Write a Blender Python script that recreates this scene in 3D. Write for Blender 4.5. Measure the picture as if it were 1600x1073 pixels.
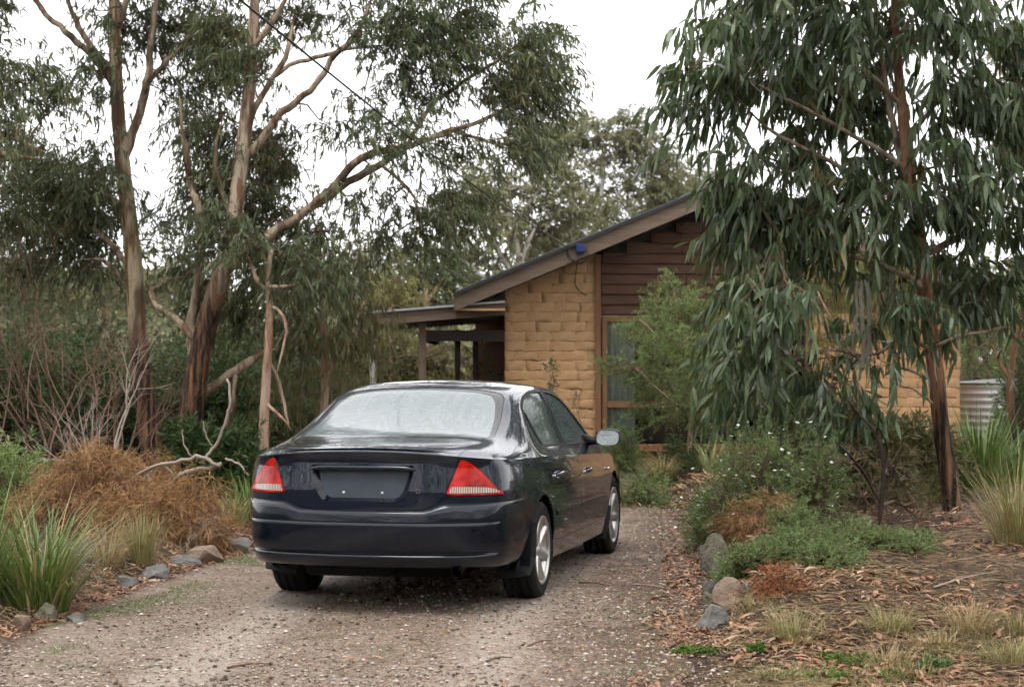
import bpy, bmesh, math, random
import numpy as np
from mathutils import Vector, Matrix
from mathutils.geometry import delaunay_2d_cdt
random.seed(7); RNG = np.random.default_rng(11)
for o in list(bpy.data.objects): bpy.data.objects.remove(o)
SC = bpy.context.scene; COL = SC.collection

# ------------------------------------------------------------------ camera, sky, sun, exposure
CAM_H, CAM_PITCH, FPX = 1.577, 0.010, 2800.0
cam_d = bpy.data.cameras.new('camera'); cam = bpy.data.objects.new('camera', cam_d); COL.objects.link(cam)
cam.location = (0, 0, CAM_H); cam.rotation_euler = (math.pi/2 + CAM_PITCH, 0, 0)
cam_d.sensor_width = 36.0; cam_d.lens = FPX/1600*36.0; cam_d.clip_start = .1; cam_d.clip_end = 2000
cam_d.dof.use_dof = True; cam_d.dof.focus_distance = 11.6; cam_d.dof.aperture_fstop = 4.0
SC.camera = cam; SC.cycles.use_light_tree = False
SKY = 1.62
world = bpy.data.worlds.new('World'); SC.world = world; world.use_nodes = True
wn = world.node_tree.nodes; wl = world.node_tree.links; wn.clear()
sky = wn.new('ShaderNodeTexSky'); sky.sky_type = 'NISHITA'; sky.sun_disc = False
sky.sun_elevation = math.radians(66); sky.sun_rotation = math.radians(200); sky.dust_density = 6; sky.air_density = 1.5
sk_s = wn.new('ShaderNodeVectorMath'); sk_s.operation = 'SCALE'; sk_s.inputs['Scale'].default_value = .10
wl.new(sky.outputs[0], sk_s.inputs[0])
# overcast deck: even white cloud, the clear sky only faintly through it
cl = wn.new('ShaderNodeTexNoise'); cl.inputs['Scale'].default_value = 1.6; cl.inputs['Detail'].default_value = 3
cr = wn.new('ShaderNodeMapRange'); cr.inputs['To Min'].default_value = SKY*.93; cr.inputs['To Max'].default_value = SKY*1.07
wl.new(cl.outputs['Fac'], cr.inputs['Value'])
cm = wn.new('ShaderNodeVectorMath'); cm.operation = 'SCALE'; cm.inputs[0].default_value = (.985, .985, 1.0)
wl.new(cr.outputs[0], cm.inputs['Scale'])
mx = wn.new('ShaderNodeMix'); mx.data_type = 'RGBA'; mx.inputs['Factor'].default_value = .93
wl.new(sk_s.outputs[0], mx.inputs['A']); wl.new(cm.outputs[0], mx.inputs['B'])
bg = wn.new('ShaderNodeBackground'); bg.inputs['Strength'].default_value = 1.0
wl.new(mx.outputs['Result'], bg.inputs['Color'])
wo = wn.new('ShaderNodeOutputWorld'); wl.new(bg.outputs[0], wo.inputs['Surface'])
sun_d = bpy.data.lights.new('sun', 'SUN'); sun_d.energy = 1.5; sun_d.angle = math.radians(22); sun_d.color = (1, .97, .93)
sun = bpy.data.objects.new('sun', sun_d); COL.objects.link(sun)
sun.rotation_euler = (math.radians(24), 0, math.radians(-20))
vs = SC.view_settings; vs.view_transform = 'Standard'; vs.look = 'None'; vs.gamma = 1; vs.exposure = .46; vs.use_curve_mapping = False
SC.render.engine = 'CYCLES'; SC.cycles.use_denoising = True; SC.cycles.use_adaptive_sampling = True; SC.cycles.adaptive_threshold = .035; SC.cycles.adaptive_min_samples = 12
SC.cycles.max_bounces = 5; SC.cycles.diffuse_bounces = 2; SC.cycles.glossy_bounces = 3; SC.cycles.transparent_max_bounces = 6
SC.cycles.transmission_bounces = 3; SC.cycles.volume_bounces = 1; SC.cycles.caustics_reflective = False; SC.cycles.caustics_refractive = False

# ------------------------------------------------------------------ helpers
def W(px, py, d):
    """point at distance d (metres along the view) that shows at photo pixel px,py"""
    dx = (px-800)/FPX; dz = (536.5-py)/FPX; cp, sp = math.cos(CAM_PITCH), math.sin(CAM_PITCH)
    y = cp-dz*sp; k = d/y
    return Vector((dx*k, d, CAM_H+(sp+dz*cp)*k))
def G(px, py, z=0.0):
    """point of the level z that shows at photo pixel px,py"""
    dz = (536.5-py)/FPX; cp, sp = math.cos(CAM_PITCH), math.sin(CAM_PITCH)
    k = (z-CAM_H)/(sp+dz*cp)
    return Vector(((px-800)/FPX*k, (cp-dz*sp)*k, z))
def tag(o, label=None, cat=None, group=None, kind=None):
    if label: o['label'] = label
    if cat: o['category'] = cat
    if group: o['group'] = group
    if kind: o['kind'] = kind
    return o
def empty(name, loc=(0, 0, 0), rz=0, parent=None):
    o = bpy.data.objects.new(name, None); COL.objects.link(o); o.location = loc; o.rotation_euler = (0, 0, rz)
    o.empty_display_size = .1
    if parent: o.parent = parent
    return o
def link(name, me, parent=None, mtx=None):
    o = bpy.data.objects.new(name, me); COL.objects.link(o)
    if parent: o.parent = parent
    if mtx is not None: o.matrix_local = mtx
    return o
def mesh_np(name, v, tris=None, quads=None, mat=None, tint=None, smooth=False, normals=None):
    """numpy verts + triangles and/or quads -> mesh"""
    me = bpy.data.meshes.new(name); v = np.asarray(v, np.float32).reshape(-1, 3)
    T = np.zeros((0, 3), np.int32) if tris is None else np.asarray(tris, np.int32).reshape(-1, 3)
    Q = np.zeros((0, 4), np.int32) if quads is None else np.asarray(quads, np.int32).reshape(-1, 4)
    loops = np.concatenate([T.ravel(), Q.ravel()]); nf = len(T)+len(Q)
    me.vertices.add(len(v)); me.vertices.foreach_set('co', v.ravel())
    me.loops.add(len(loops)); me.loops.foreach_set('vertex_index', loops)
    st = np.concatenate([np.arange(len(T))*3, len(T)*3+np.arange(len(Q))*4]).astype(np.int32)
    me.polygons.add(nf); me.polygons.foreach_set('loop_start', st)
    if tint is not None:
        at = me.attributes.new('tint', 'FLOAT', 'POINT'); at.data.foreach_set('value', np.asarray(tint, np.float32))
    me.polygons.foreach_set('use_smooth', np.full(nf, bool(smooth)))
    me.update(calc_edges=True)
    if mat is not None: me.materials.append(mat)
    if normals is not None: me.normals_split_custom_set_from_vertices(np.asarray(normals, np.float32).tolist())
    return me
class MB:
    """collects pieces of ONE part"""
    def __init__(s): s.v = []; s.q = []; s.t = []; s.ti = []; s.n = 0
    def add(s, v, tris=None, quads=None, tint=None):
        v = np.asarray(v, float).reshape(-1, 3); s.v.append(v)
        if tris is not None and len(tris): s.t.append(np.asarray(tris).reshape(-1, 3)+s.n)
        if quads is not None and len(quads): s.q.append(np.asarray(quads).reshape(-1, 4)+s.n)
        s.ti.append(np.full(len(v), .5) if tint is None else np.broadcast_to(np.asarray(tint, float), (len(v),)))
        s.n += len(v); return s
    def box(s, a, b, tint=None):
        (x0, y0, z0), (x1, y1, z1) = a, b
        v = [(x0,y0,z0),(x1,y0,z0),(x1,y1,z0),(x0,y1,z0),(x0,y0,z1),(x1,y0,z1),(x1,y1,z1),(x0,y1,z1)]
        return s.add(v, quads=[(3,2,1,0),(4,5,6,7),(0,1,5,4),(1,2,6,5),(2,3,7,6),(3,0,4,7)], tint=tint)
    def tube(s, pts, rad, sides=7, cap=True, tint=None, rough=0.0):
        P = np.asarray(pts, float); n = len(P); R = np.broadcast_to(np.asarray(rad, float), (n,))
        t = np.gradient(P, axis=0); t /= np.linalg.norm(t, axis=1)[:, None]+1e-9
        ref = np.array([0, 0, 1.0]) if abs(t[:, 2]).mean() < .8 else np.array([0, 1.0, 0])
        a = np.cross(t, ref); a /= np.linalg.norm(a, axis=1)[:, None]+1e-9; b = np.cross(t, a)
        th = np.arange(sides)/sides*2*math.pi
        rr = R[:, None]*np.ones(sides)[None]
        if rough: rr = rr*(1+rough*RNG.normal(size=rr.shape))
        V = P[:, None]+(a[:, None]*np.cos(th)[None, :, None]+b[:, None]*np.sin(th)[None, :, None])*rr[..., None]
        i = np.arange(n-1)[:, None]*sides; j = np.arange(sides)[None]; k = (j+1) % sides
        Q = np.stack([i+j, i+k, i+sides+k, i+sides+j], -1).reshape(-1, 4)
        V = V.reshape(-1, 3); T = []
        if cap:
            V = np.concatenate([V, P[:1], P[-1:]]); c0, c1 = n*sides, n*sides+1
            T = [(c0, (q+1) % sides, q) for q in range(sides)]+[(c1, (n-1)*sides+q, (n-1)*sides+(q+1) % sides) for q in range(sides)]
        return s.add(V, tris=T, quads=Q, tint=tint)
    def mesh(s, name, mat, smooth=False):
        return mesh_np(name, np.concatenate(s.v), np.concatenate(s.t) if s.t else None, np.concatenate(s.q) if s.q else None, mat, np.concatenate(s.ti), smooth)
    def build(s, name, mat, parent=None, smooth=False, bevel=0):
        o = link(name, s.mesh(name, mat, smooth), parent)
        if bevel:
            b = o.modifiers.new('bevel', 'BEVEL'); b.width = bevel; b.segments = 2; b.limit_method = 'ANGLE'
        return o
def box_obj(name, a, b, mat, parent=None, bevel=0): return MB().box(a, b).build(name, mat, parent, bevel=bevel)
def crom(pts, rad=None, k=6):
    """smooth path through the points (Catmull-Rom), k samples a span"""
    P = np.array([tuple(p) for p in pts], float)
    if rad is not None: P = np.concatenate([P, np.asarray(rad, float)[:, None]], 1)
    E = np.concatenate([[2*P[0]-P[1]], P, [2*P[-1]-P[-2]]]); out = []
    for i in range(len(P)-1):
        a, b, c, d = E[i:i+4]
        for t in np.arange(k)/k:
            out.append(.5*((2*b)+(c-a)*t+(2*a-5*b+4*c-d)*t*t+(-a+3*b-3*c+d)*t**3))
    out.append(P[-1]); out = np.array(out)
    return (out[:, :3], out[:, 3]) if rad is not None else out
def unit(v): return v/(np.linalg.norm(v, axis=-1, keepdims=True)+1e-9)
def sstep(x, a, b):
    t = np.clip((x-a)/(b-a), 0, 1); return t*t*(3-2*t)
def vnoise(x, y, seed=0):
    """cheap smooth noise -1..1"""
    r = np.random.default_rng(seed); v = 0
    for k in range(5):
        fx, fy, ph = r.uniform(-1, 1), r.uniform(-1, 1), r.uniform(0, 6.28); v = v+np.sin(x*fx*1.9+y*fy*1.9+ph)
    return v/5*1.6

# ------------------------------------------------------------------ materials
class NT:
    def __init__(s, name):
        s.m = bpy.data.materials.new(name); s.m.use_nodes = True; s.n = s.m.node_tree.nodes; s.l = s.m.node_tree.links
        s.p = s.n['Principled BSDF']; s.out = s.n['Material Output']; s.p.inputs['Specular IOR Level'].default_value = .18
    def new(s, t, **kw):
        n = s.n.new('ShaderNode'+t)
        for k, v in kw.items(): setattr(n, k, v)
        return n
    def put(s, sock, v):
        if hasattr(v, 'is_linked') or hasattr(v, 'links'): s.l.new(v, sock)
        else: sock.default_value = v
    def coord(s, which='Object'): return s.new('TexCoord').outputs[which]
    def map(s, vec, scale=(1, 1, 1)):
        m = s.new('Mapping'); s.l.new(vec, m.inputs['Vector']); m.inputs['Scale'].default_value = scale; return m.outputs[0]
    def noise(s, vec, scale, detail=4, rough=.55, out='Fac'):
        n = s.new('TexNoise'); s.l.new(vec, n.inputs['Vector']); n.inputs['Scale'].default_value = scale
        n.inputs['Detail'].default_value = detail; n.inputs['Roughness'].default_value = rough; return n.outputs[out]
    def vor(s, vec, scale, feature='F1', out='Distance', rnd=1):
        n = s.new('TexVoronoi', feature=feature); s.l.new(vec, n.inputs['Vector']); n.inputs['Scale'].default_value = scale
        n.inputs['Randomness'].default_value = rnd; return n.outputs[out]
    def ramp(s, fac, stops, interp='LINEAR'):
        r = s.new('ValToRGB'); s.l.new(fac, r.inputs['Fac']); e = r.color_ramp.elements; r.color_ramp.interpolation = interp
        while len(e) < len(stops): e.new(.5)
        for k, (p, c) in zip(e, stops): k.position = p; k.color = (*c, 1) if len(c) == 3 else c
        return r.outputs['Color']
    def rng(s, v, a, b, c=0, d=1):
        r = s.new('MapRange'); s.l.new(v, r.inputs['Value'])
        for k, q in zip(('From Min', 'From Max', 'To Min', 'To Max'), (a, b, c, d)): r.inputs[k].default_value = q
        return r.outputs[0]
    def math(s, op, a, b=0.0):
        m = s.new('Math', operation=op); s.put(m.inputs[0], a); s.put(m.inputs[1], b); return m.outputs[0]
    def mix(s, f, a, b, blend='MIX'):
        m = s.new('Mix', data_type='RGBA', blend_type=blend); s.put(m.inputs['Factor'], f)
        s.put(m.inputs['A'], (*a, 1) if isinstance(a, tuple) and len(a) == 3 else a); s.put(m.inputs['B'], (*b, 1) if isinstance(b, tuple) and len(b) == 3 else b)
        return m.outputs['Result']
    def attr(s, name): 
        a = s.new('Attribute', attribute_name=name); return a.outputs['Fac']
    def bump(s, h, strength=.4, dist=.02, prev=None):
        b = s.new('Bump'); s.l.new(h, b.inputs['Height']); b.inputs['Strength'].default_value = strength; b.inputs['Distance'].default_value = dist
        if prev is not None: s.l.new(prev, b.inputs['Normal'])
        s.l.new(b.outputs[0], s.p.inputs['Normal']); return b.outputs[0]
    def set(s, **kw):
        for k, v in kw.items():
            q = s.p.inputs[k.replace('_', ' ')]; s.put(q, (*v, 1) if isinstance(v, tuple) and len(v) == 3 and q.type == 'RGBA' else v)
        return s
def plain(name, col, rough=.6, metal=0, var=.15, scale=6, bump=.15):
    n = NT(name); c = n.coord(); f = n.noise(c, scale, 6)
    n.set(Base_Color=n.mix(f, tuple(x*(1-var*1.6) for x in col), tuple(min(1, x*(1+var)) for x in col)), Roughness=rough, Metallic=metal)
    if bump: n.bump(n.noise(c, scale*8, 5), bump, .01)
    return n.m
def leafmat(name, c0, c1, c2, rough=.45, trans=.22, spec=.4, patch=.6, old=None):
    n = NT(name); t = n.attr('tint'); nz = n.noise(n.coord(), patch, 2)
    f = n.math('ADD', n.math('MULTIPLY', t, .75), n.math('MULTIPLY', n.rng(nz, .3, .7), .25))
    col = n.ramp(f, [(0, c0), (.5, c1), (1, c2)] if old is None else [(0, c0), (.45, c1), (.82, c2), (.88, old), (1, old)])
    n.set(Base_Color=col, Roughness=rough, Specular_IOR_Level=spec)
    tr = n.new('BsdfTranslucent'); n.l.new(n.mix(.35, col, (.20, .24, .03), 'MIX'), tr.inputs['Color'])
    ms = n.new('MixShader'); ms.inputs['Fac'].default_value = trans
    n.l.new(n.p.outputs[0], ms.inputs[1]); n.l.new(tr.outputs[0], ms.inputs[2]); n.l.new(ms.outputs[0], n.out.inputs['Surface'])
    return n.m
def barkmat(name, pale, mid, dark, zdark=-1, ring=.5, stretch=9):
    """smooth gum bark peeling in long streaks; dark fibrous stocking below the height zdark"""
    n = NT(name); c = n.coord('Object'); st = n.map(c, (stretch, stretch, 1.1))
    a = n.noise(st, 1.3, 5, .6); b = n.noise(n.map(c, (22, 22, 2.2)), 1.0, 6, .65); big = n.noise(n.map(c, (3, 3, .9)), 1.0, 3)
    col = n.mix(n.rng(a, .50, .56), pale, mid); col = n.mix(n.rng(big, .54, .62, 0, ring), col, dark)
    col = n.mix(n.rng(b, .45, .72, 0, .6), col, tuple(x*.4 for x in mid))
    h = b
    if zdark > 0:
        sep = n.new('SeparateXYZ'); n.l.new(c, sep.inputs[0])
        zz = n.math('ADD', sep.outputs['Z'], n.math('MULTIPLY', n.math('SUBTRACT', a, .5), 1.8))
        k = n.rng(zz, zdark-.25, zdark+.25, 1, 0)
        rough = n.mix(n.rng(b, .44, .60), (.010, .007, .005), n.mix(n.rng(a, .4, .6), tuple(x*1.1 for x in dark), (.21, .105, .052))); col = n.mix(k, col, rough)
    n.set(Base_Color=col, Roughness=.75); n.bump(h, .7, .03); return n.m
# ------------------------------------------------------------------ ground, driveway, hill
def xl(y): return np.interp(y, [0, 10, 12.2, 15.2, 20, 27, 34], [-3.6, -2.95, -2.72, -2.25, -2.35, -2.4, -2.4])
def xr(y): return np.interp(y, [0, 8.6, 10.5, 12.5, 14.4, 17, 18.7, 22, 34], [.6, .82, 1.10, 1.34, 1.52, 1.70, 1.78, 1.75, 1.7])
def gh(x, y):
    x = np.asarray(x, float); y = np.asarray(y, float)
    r = .27*sstep(x-xr(y), .08, .5)*sstep(y, 9.2, 11.8)*(1-.35*sstep(y, 19, 24))
    l = .12*sstep(xl(y)-x, .05, .5)
    b = .10*sstep(y, 19.8, 21.6)*sstep(x, -2.4, -1.6)*(1-sstep(x-xr(y), -.2, .5))
    inside = sstep(x-xl(y), -.1, .15)*(1-sstep(x-xr(y), -.15, .1))
    bump = .022*vnoise(x*1.7, y*1.7, 3)+.012*vnoise(x*5, y*5, 4)
    far = sstep(y, 50, 150)*5*np.exp(-((x+60)/90)**2)
    return r+l+b+bump*(1-.8*inside)+far
def gz(p): return float(gh(p[0], p[1]))
def Gt(px, py):
    """ground point (true relief) at photo pixel"""
    z = 0.0
    for _ in range(12): p = G(px, py, z); z = .5*z+.5*gz(p)
    p.z = gz(p); return p
n = NT('mulch_soil'); c = n.coord(); big = n.noise(c, .8, 4); f1 = n.noise(c, 26, 5, .7); f2 = n.noise(c, 90, 3, .7); lv = n.vor(n.map(c, (1, .55, 1)), 24, out='Color')
col = n.mix(n.rng(f1, .35, .68), (.022, .014, .010), (.105, .062, .040)); col = n.mix(n.rng(big, .45, .66, 0, .55), col, (.12, .085, .05))
sp = n.new('SeparateColor'); n.l.new(lv, sp.inputs[0]); col = n.mix(n.rng(sp.outputs[0], .82, .9, 0, .7), col, (.21, .12, .08))
n.set(Base_Color=col, Roughness=.85); n.bump(n.math('ADD', f1, n.math('MULTIPLY', f2, .6)), .9, .04); MULCH = n.m
def axis(lo, a, b, hi, fine, k):
    m = np.arange(a, b+fine/2, fine); g = [fine*1.3**i for i in range(80)]; s = np.cumsum(g)
    L = a-s; L = L[L > lo]; R = b+s; R = R[R < hi]
    return np.concatenate([[lo], L[::-1], m, R, [hi]])
gx = axis(-170, -5, 7, 170, .075, 1); gy = axis(-60, 7.5, 24, 155, .085, 1)
X, Y = np.meshgrid(gx, gy, indexing='xy'); Z = gh(X, Y)
nx, ny = len(gx), len(gy); idx = np.arange(nx*ny).reshape(ny, nx)
Q = np.stack([idx[:-1, :-1], idx[:-1, 1:], idx[1:, 1:], idx[1:, :-1]], -1).reshape(-1, 4)
tag(link('ground', mesh_np('ground', np.stack([X, Y, Z], -1), quads=Q, mat=MULCH, smooth=True)), kind='structure')

n = NT('gravel_drive'); c = n.coord(); big = n.noise(c, .55, 4, .6); mid = n.noise(c, 3.2, 5, .65); s1 = n.vor(c, 62, out='Color'); s2 = n.vor(c, 62); s3 = n.noise(c, 170, 3, .7)
sp = n.new('SeparateColor'); n.l.new(s1, sp.inputs[0])
col = n.ramp(sp.outputs[0], [(0, (.07, .048, .034)), (.35, (.185, .135, .098)), (.7, (.285, .22, .168)), (1, (.40, .325, .26))])
col = n.mix(n.rng(big, .45, .64, 0, .55), col, (.30, .25, .21)); col = n.mix(n.rng(mid, .47, .68, 0, .65), col, (.115, .075, .047))
col = n.mix(n.rng(s3, .62, .75, 0, .6), col, (.075, .05, .038))
trk = n.math('ADD', n.attr('track'), n.math('MULTIPLY', n.math('SUBTRACT', mid, .5), .8)); col = n.mix(n.rng(trk, .25, .9, 0, .6), n.mix(.28, col, (.105, .078, .052)), n.mix(.6, col, (.40, .355, .31)))
moss = n.noise(c, 1.9, 5, .7); col = n.mix(n.math('MULTIPLY', n.rng(moss, .56, .66, 0, .5), n.rng(trk, .1, .4, 1, 0)), col, (.075, .085, .03))
edge = n.math('ADD', n.attr('tint'), n.math('MULTIPLY', n.math('SUBTRACT', mid, .5), 1.1)); col = n.mix(n.rng(edge, .35, .95, 0, .93), col, n.mix(sp.outputs[1], (.030, .019, .013), (.14, .088, .06)))
n.set(Base_Color=col, Roughness=.72); n.bump(n.math('SUBTRACT', n.math('MULTIPLY', s3, .4), s2), .8, .012); GRAVEL = n.m
ys = np.concatenate([np.arange(-6, 7.5, .5), np.arange(7.5, 22.6, .1)]); ss = np.linspace(0, 1, 60)
Lx = xl(ys)+.10*vnoise(ys*1.6, ys*0, 21)+.03*vnoise(ys*6, ys*0, 22); Rx = xr(ys)-.05+.16*vnoise(ys*1.7, ys*0, 23)+.06*vnoise(ys*5, ys*0, 24)
X = Lx[:, None]*(1-ss)+Rx[:, None]*ss; Y = np.repeat(ys[:, None], 60, 1); Z = np.maximum(gh(X, Y), 0*X-.05)+.008
Z += .012*np.sin((ss[None]-.5)*math.pi)-.012
Z = np.maximum(Z, gh(X, Y)+.005)
XC = np.where(Y > 12.2, -.68+(Y-12.2)*.20, -.68-(12.2-Y)*.07); TRK = np.exp(-((np.abs(X-XC-.06*vnoise(Y*.9, Y*0, 91))-.76)/.27)**2)
idx = np.arange(X.size).reshape(X.shape); Q = np.stack([idx[:-1, :-1], idx[:-1, 1:], idx[1:, 1:], idx[1:, :-1]], -1).reshape(-1, 4)
tag(link('driveway', mesh_np('driveway', np.stack([X, Y, Z], -1), quads=Q, mat=GRAVEL, smooth=True, tint=np.maximum(sstep(np.repeat(ss[None], len(ys), 0), .62, 1.0), 1-sstep(np.repeat(ss[None], len(ys), 0), .0, .12)).ravel())), kind='structure')
at_ = bpy.data.meshes['driveway'].attributes.new('track', 'FLOAT', 'POINT'); at_.data.foreach_set('value', TRK.ravel().astype(np.float32))
# loose gravel: many small angular stones
def scatter_stones(name, pts, size, mat, label, cat):
    N = len(pts); base = np.array([(1,0,0),(-1,0,0),(0,1,0),(0,-1,0),(0,0,.7),(0,0,-.7)], float)
    tri = np.array([(0,2,4),(2,1,4),(1,3,4),(3,0,4),(2,0,5),(1,2,5),(3,1,5),(0,3,5)])
    s = size[:, None, None]*RNG.uniform(.6, 1.35, (N, 6, 1)); V = base[None]*s; a = RNG.uniform(0, 6.28, N); ca, sa = np.cos(a)[:, None], np.sin(a)[:, None]
    V = np.stack([V[..., 0]*ca-V[..., 1]*sa, V[..., 0]*sa+V[..., 1]*ca, V[..., 2]*.75], -1)+pts[:, None]
    T = (tri[None]+np.arange(N)[:, None, None]*6).reshape(-1, 3)
    return tag(link(name, mesh_np(name, V.reshape(-1, 3), tris=T, mat=mat, tint=np.repeat(RNG.random(N), 6))), label, cat, kind='stuff')
n = NT('gravel_stone'); t = n.attr('tint')
n.set(Base_Color=n.ramp(t, [(0, (.04, .031, .025)), (.3, (.15, .112, .086)), (.65, (.29, .235, .188)), (.95, (.42, .36, .305)), (1, (.56, .50, .44))]), Roughness=.65); STONE = n.m
N = 36000; yy = 7.6+14*RNG.random(N)**1.7; tt = RNG.random(N); xx = (xl(yy)+.1)*(1-tt)+(xr(yy)-.12)*tt
xx = np.where(RNG.random(N) < .10, xr(yy)+RNG.normal(0, .22, N), xx); keep = (vnoise(xx*1.1, yy*.7, 31)+RNG.normal(0, .5, N)) > -.55; xx, yy = xx[keep], yy[keep]
sz = RNG.uniform(.0035, .0085, len(xx))*RNG.choice([1, 1, 1, 1.5, 2.1], len(xx))
scatter_stones('gravel', np.stack([xx, yy, np.maximum(gh(xx, yy), 0)+.004+sz*.3], 1), sz, STONE, 'loose tan and grey gravel spread over the driveway', 'gravel')

# ------------------------------------------------------------------ house
HY = 27.0
def hx(px): return (px-800)/FPX*HY
def hz(py): return W(800, py, HY).z
MUD = None
n = NT('mudbrick'); c = n.coord('Object'); oi = n.new('ObjectInfo'); a = n.noise(c, 5, 5, .65); b = n.noise(c, 30, 5, .7); wc = n.new('NewGeometry')
pz = n.noise(wc.outputs['Position'], 1.3, 4, .6)
col = n.mix(n.rng(a, .35, .7), (.38, .225, .108), (.49, .315, .168)); col = n.mix(n.math('MULTIPLY', oi.outputs['Random'], .35), col, (.45, .25, .12))
col = n.mix(n.rng(pz, .5, .72, 0, .4), col, (.34, .17, .07)); col = n.mix(n.rng(b, .6, .75, 0, .35), col, (.25, .13, .06))
n.set(Base_Color=col, Roughness=.95); n.bump(n.math('ADD', a, n.math('MULTIPLY', b, .6)), .8, .03); MUD = n.m
def woodmat(name, c0, c1, ax=(1.2, 20, 20), rough=.7):
    n = NT(name); c = n.coord(); oi = n.new('ObjectInfo'); g = n.noise(n.map(c, ax), 1.6, 6, .65); w = n.noise(c, 1.1, 3); w3 = n.noise(n.map(c, tuple(k*.3 for k in ax)), 3, 3)
    col = n.mix(n.rng(g, .3, .7), c0, c1); col = n.mix(n.rng(w, .45, .7, 0, .45), col, tuple(x*.5 for x in c0)); col = n.mix(n.math('MULTIPLY', oi.outputs['Random'], .5), col, tuple(x*.62 for x in c1))
    n.set(Base_Color=col, Roughness=rough); n.bump(n.math('ADD', g, w3), .45, .01); return n.m
BOARD = woodmat('dark_stained_board', (.052, .026, .015), (.125, .064, .038)); BARGE = woodmat('weathered_barge', (.105, .072, .050), (.225, .165, .122))
FRAMEW = woodmat('window_timber', (.15, .072, .034), (.25, .128, .064), (14, 14, 1.2)); POSTW = woodmat('grey_brown_post', (.09, .06, .045), (.17, .12, .09), (14, 14, 1.2)); DARKW = woodmat('dark_beam', (.018, .013, .011), (.04, .028, .022))
ROOFM = plain('zinc_roof', (.16, .165, .17), .45, .5, .2, 3, .05); TRIM = plain('dark_roof_edge', (.035, .035, .037), .5, .2)
house = empty('house', (hx(930), HY, 0)); tag(house, 'mud brick house with dark timber gable and verandah behind the car', 'house')
HO = Vector((hx(930), HY, 0))
def hp(name, mb, mat, parent=None, **k):
    o = mb.build(name, mat, None, **k)
    o.data.transform(Matrix.Translation(-HO)); o.parent = parent or house
    return o
def hbox(name, a, b, mat, parent=None, bevel=0): return hp(name, MB().box(a, b), mat, parent, bevel=bevel)
x_l, x_p, x_r = hx(789), hx(930), 6.75; ridge_x = hx(1135); eave_x = hx(713); sl = .417
def roof_z(x): return hz(468)+.02+sl*((x-eave_x) if x < ridge_x else (2*ridge_x-x-eave_x))
ZB = -.1
# core of the gable wall, set back behind the brick faces
def gable(x0, x1, y0, y1, zb=ZB, drop=.20):
    xs = sorted({x0, x1, *([ridge_x] if x0 < ridge_x < x1 else [])}); m = MB(); k = len(xs)
    V = [(x, y0, zb) for x in xs]+[(x, y0, roof_z(x)-drop) for x in xs]+[(x, y1, zb) for x in xs]+[(x, y1, roof_z(x)-drop) for x in xs]
    Qs = []
    for i in range(k-1):
        Qs += [(i, i+1, k+i+1, k+i), (2*k+i+1, 2*k+i, 3*k+i, 3*k+i+1), (k+i, k+i+1, 3*k+i+1, 3*k+i), (i+1, i, 2*k+i, 2*k+i+1)]
    Qs += [(2*k, 0, k, 3*k), (k-1, 3*k-1, 4*k-1, 2*k-1)]
    return m.add(V, quads=Qs)
w1 = hp('wall', gable(x_l, x_p, HY+.0195, HY+.30), MUD)
w2 = hp('wall', MB().box((4.55, HY+.0195, ZB), (x_r, HY+.3, 2.3)), MUD)
hp('side_wall', MB().box((x_l+.01, HY+.31, ZB), (x_l+.28, HY+9, 2.45)), DARKW)
hp('side_wall', MB().box((x_r-.28, HY+.31, ZB), (x_r-.01, HY+9, 2.45)), MUD)
hp('rear_wall', MB().box((x_l+.29, HY+8.7, ZB), (x_r-.29, HY+8.98, 2.45)), MUD)
# mud bricks, one by one: rough lumps proud of the wall
def brick_mesh(seed):
    r = np.random.default_rng(seed); L, H, D = .3812, .1435, .05; nu, nv = 7, 5
    u = np.array([-1, -.95, -.5, 0, .5, .95, 1]); v = np.array([-1, -.80, 0, .80, 1]); U, Vv = np.meshgrid(u, v, indexing='xy')
    x = U*L/2; z = Vv*H/2; y = -D*np.where(np.abs(Vv) > .99, .93, 1.0)*np.where(np.abs(U) > .99, .965, 1.0)
    x = x+r.normal(0, .006, x.shape); z = z+r.normal(0, .007, x.shape)+.007*np.sin(U*3+r.uniform(0, 6)); y = y+r.normal(0, .0032, x.shape)
    F = np.stack([x, y, z], -1).reshape(-1, 3); ii = np.arange(nu*nv).reshape(nv, nu)
    Qd = np.stack([ii[:-1, :-1], ii[:-1, 1:], ii[1:, 1:], ii[1:, :-1]], -1).reshape(-1, 4)
    ring = list(ii[0])+list(ii[1:, -1])+list(ii[-1, -2::-1])+list(ii[-2:0:-1, 0]); B = F[ring].copy(); B[:, 1] = .01
    n0 = len(F); k = len(ring); S = [(ring[i], n0+i, n0+(i+1) % k, ring[(i+1) % k]) for i in range(k)]
    return mesh_np('brick', np.concatenate([F, B]), quads=np.concatenate([Qd, S]), mat=MUD, smooth=True)
BR = [brick_mesh(50+i) for i in range(7)]
def lay(x0, x1, zb, ztop, par, seed):
    r = random.Random(seed); row = 0; z = zb+.07
    while z < 4:
        xx = x0-.38*r.random()
        while xx < x1:
            a, b = max(xx, x0), min(xx+.375, x1); w = b-a
            if w > .07 and z+.06 < ztop((a+b)/2):
                M = Matrix.Translation(Vector(((a+b)/2, HY+.062+r.uniform(-.0025, .0025), z))-HO) @ Matrix.Rotation(r.uniform(-.012, .012), 4, 'Y') @ Matrix.Diagonal((w/.372*.998, 1, 1.06, 1))
                link('brick', r.choice(BR), par, M)
            xx += .375
        z += .146; row += 1
lay(x_l, x_p, .42, lambda x: roof_z(x)-.21, w1, 1); lay(4.75, x_r, .30, lambda x: 2.2, w2, 2)
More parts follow.
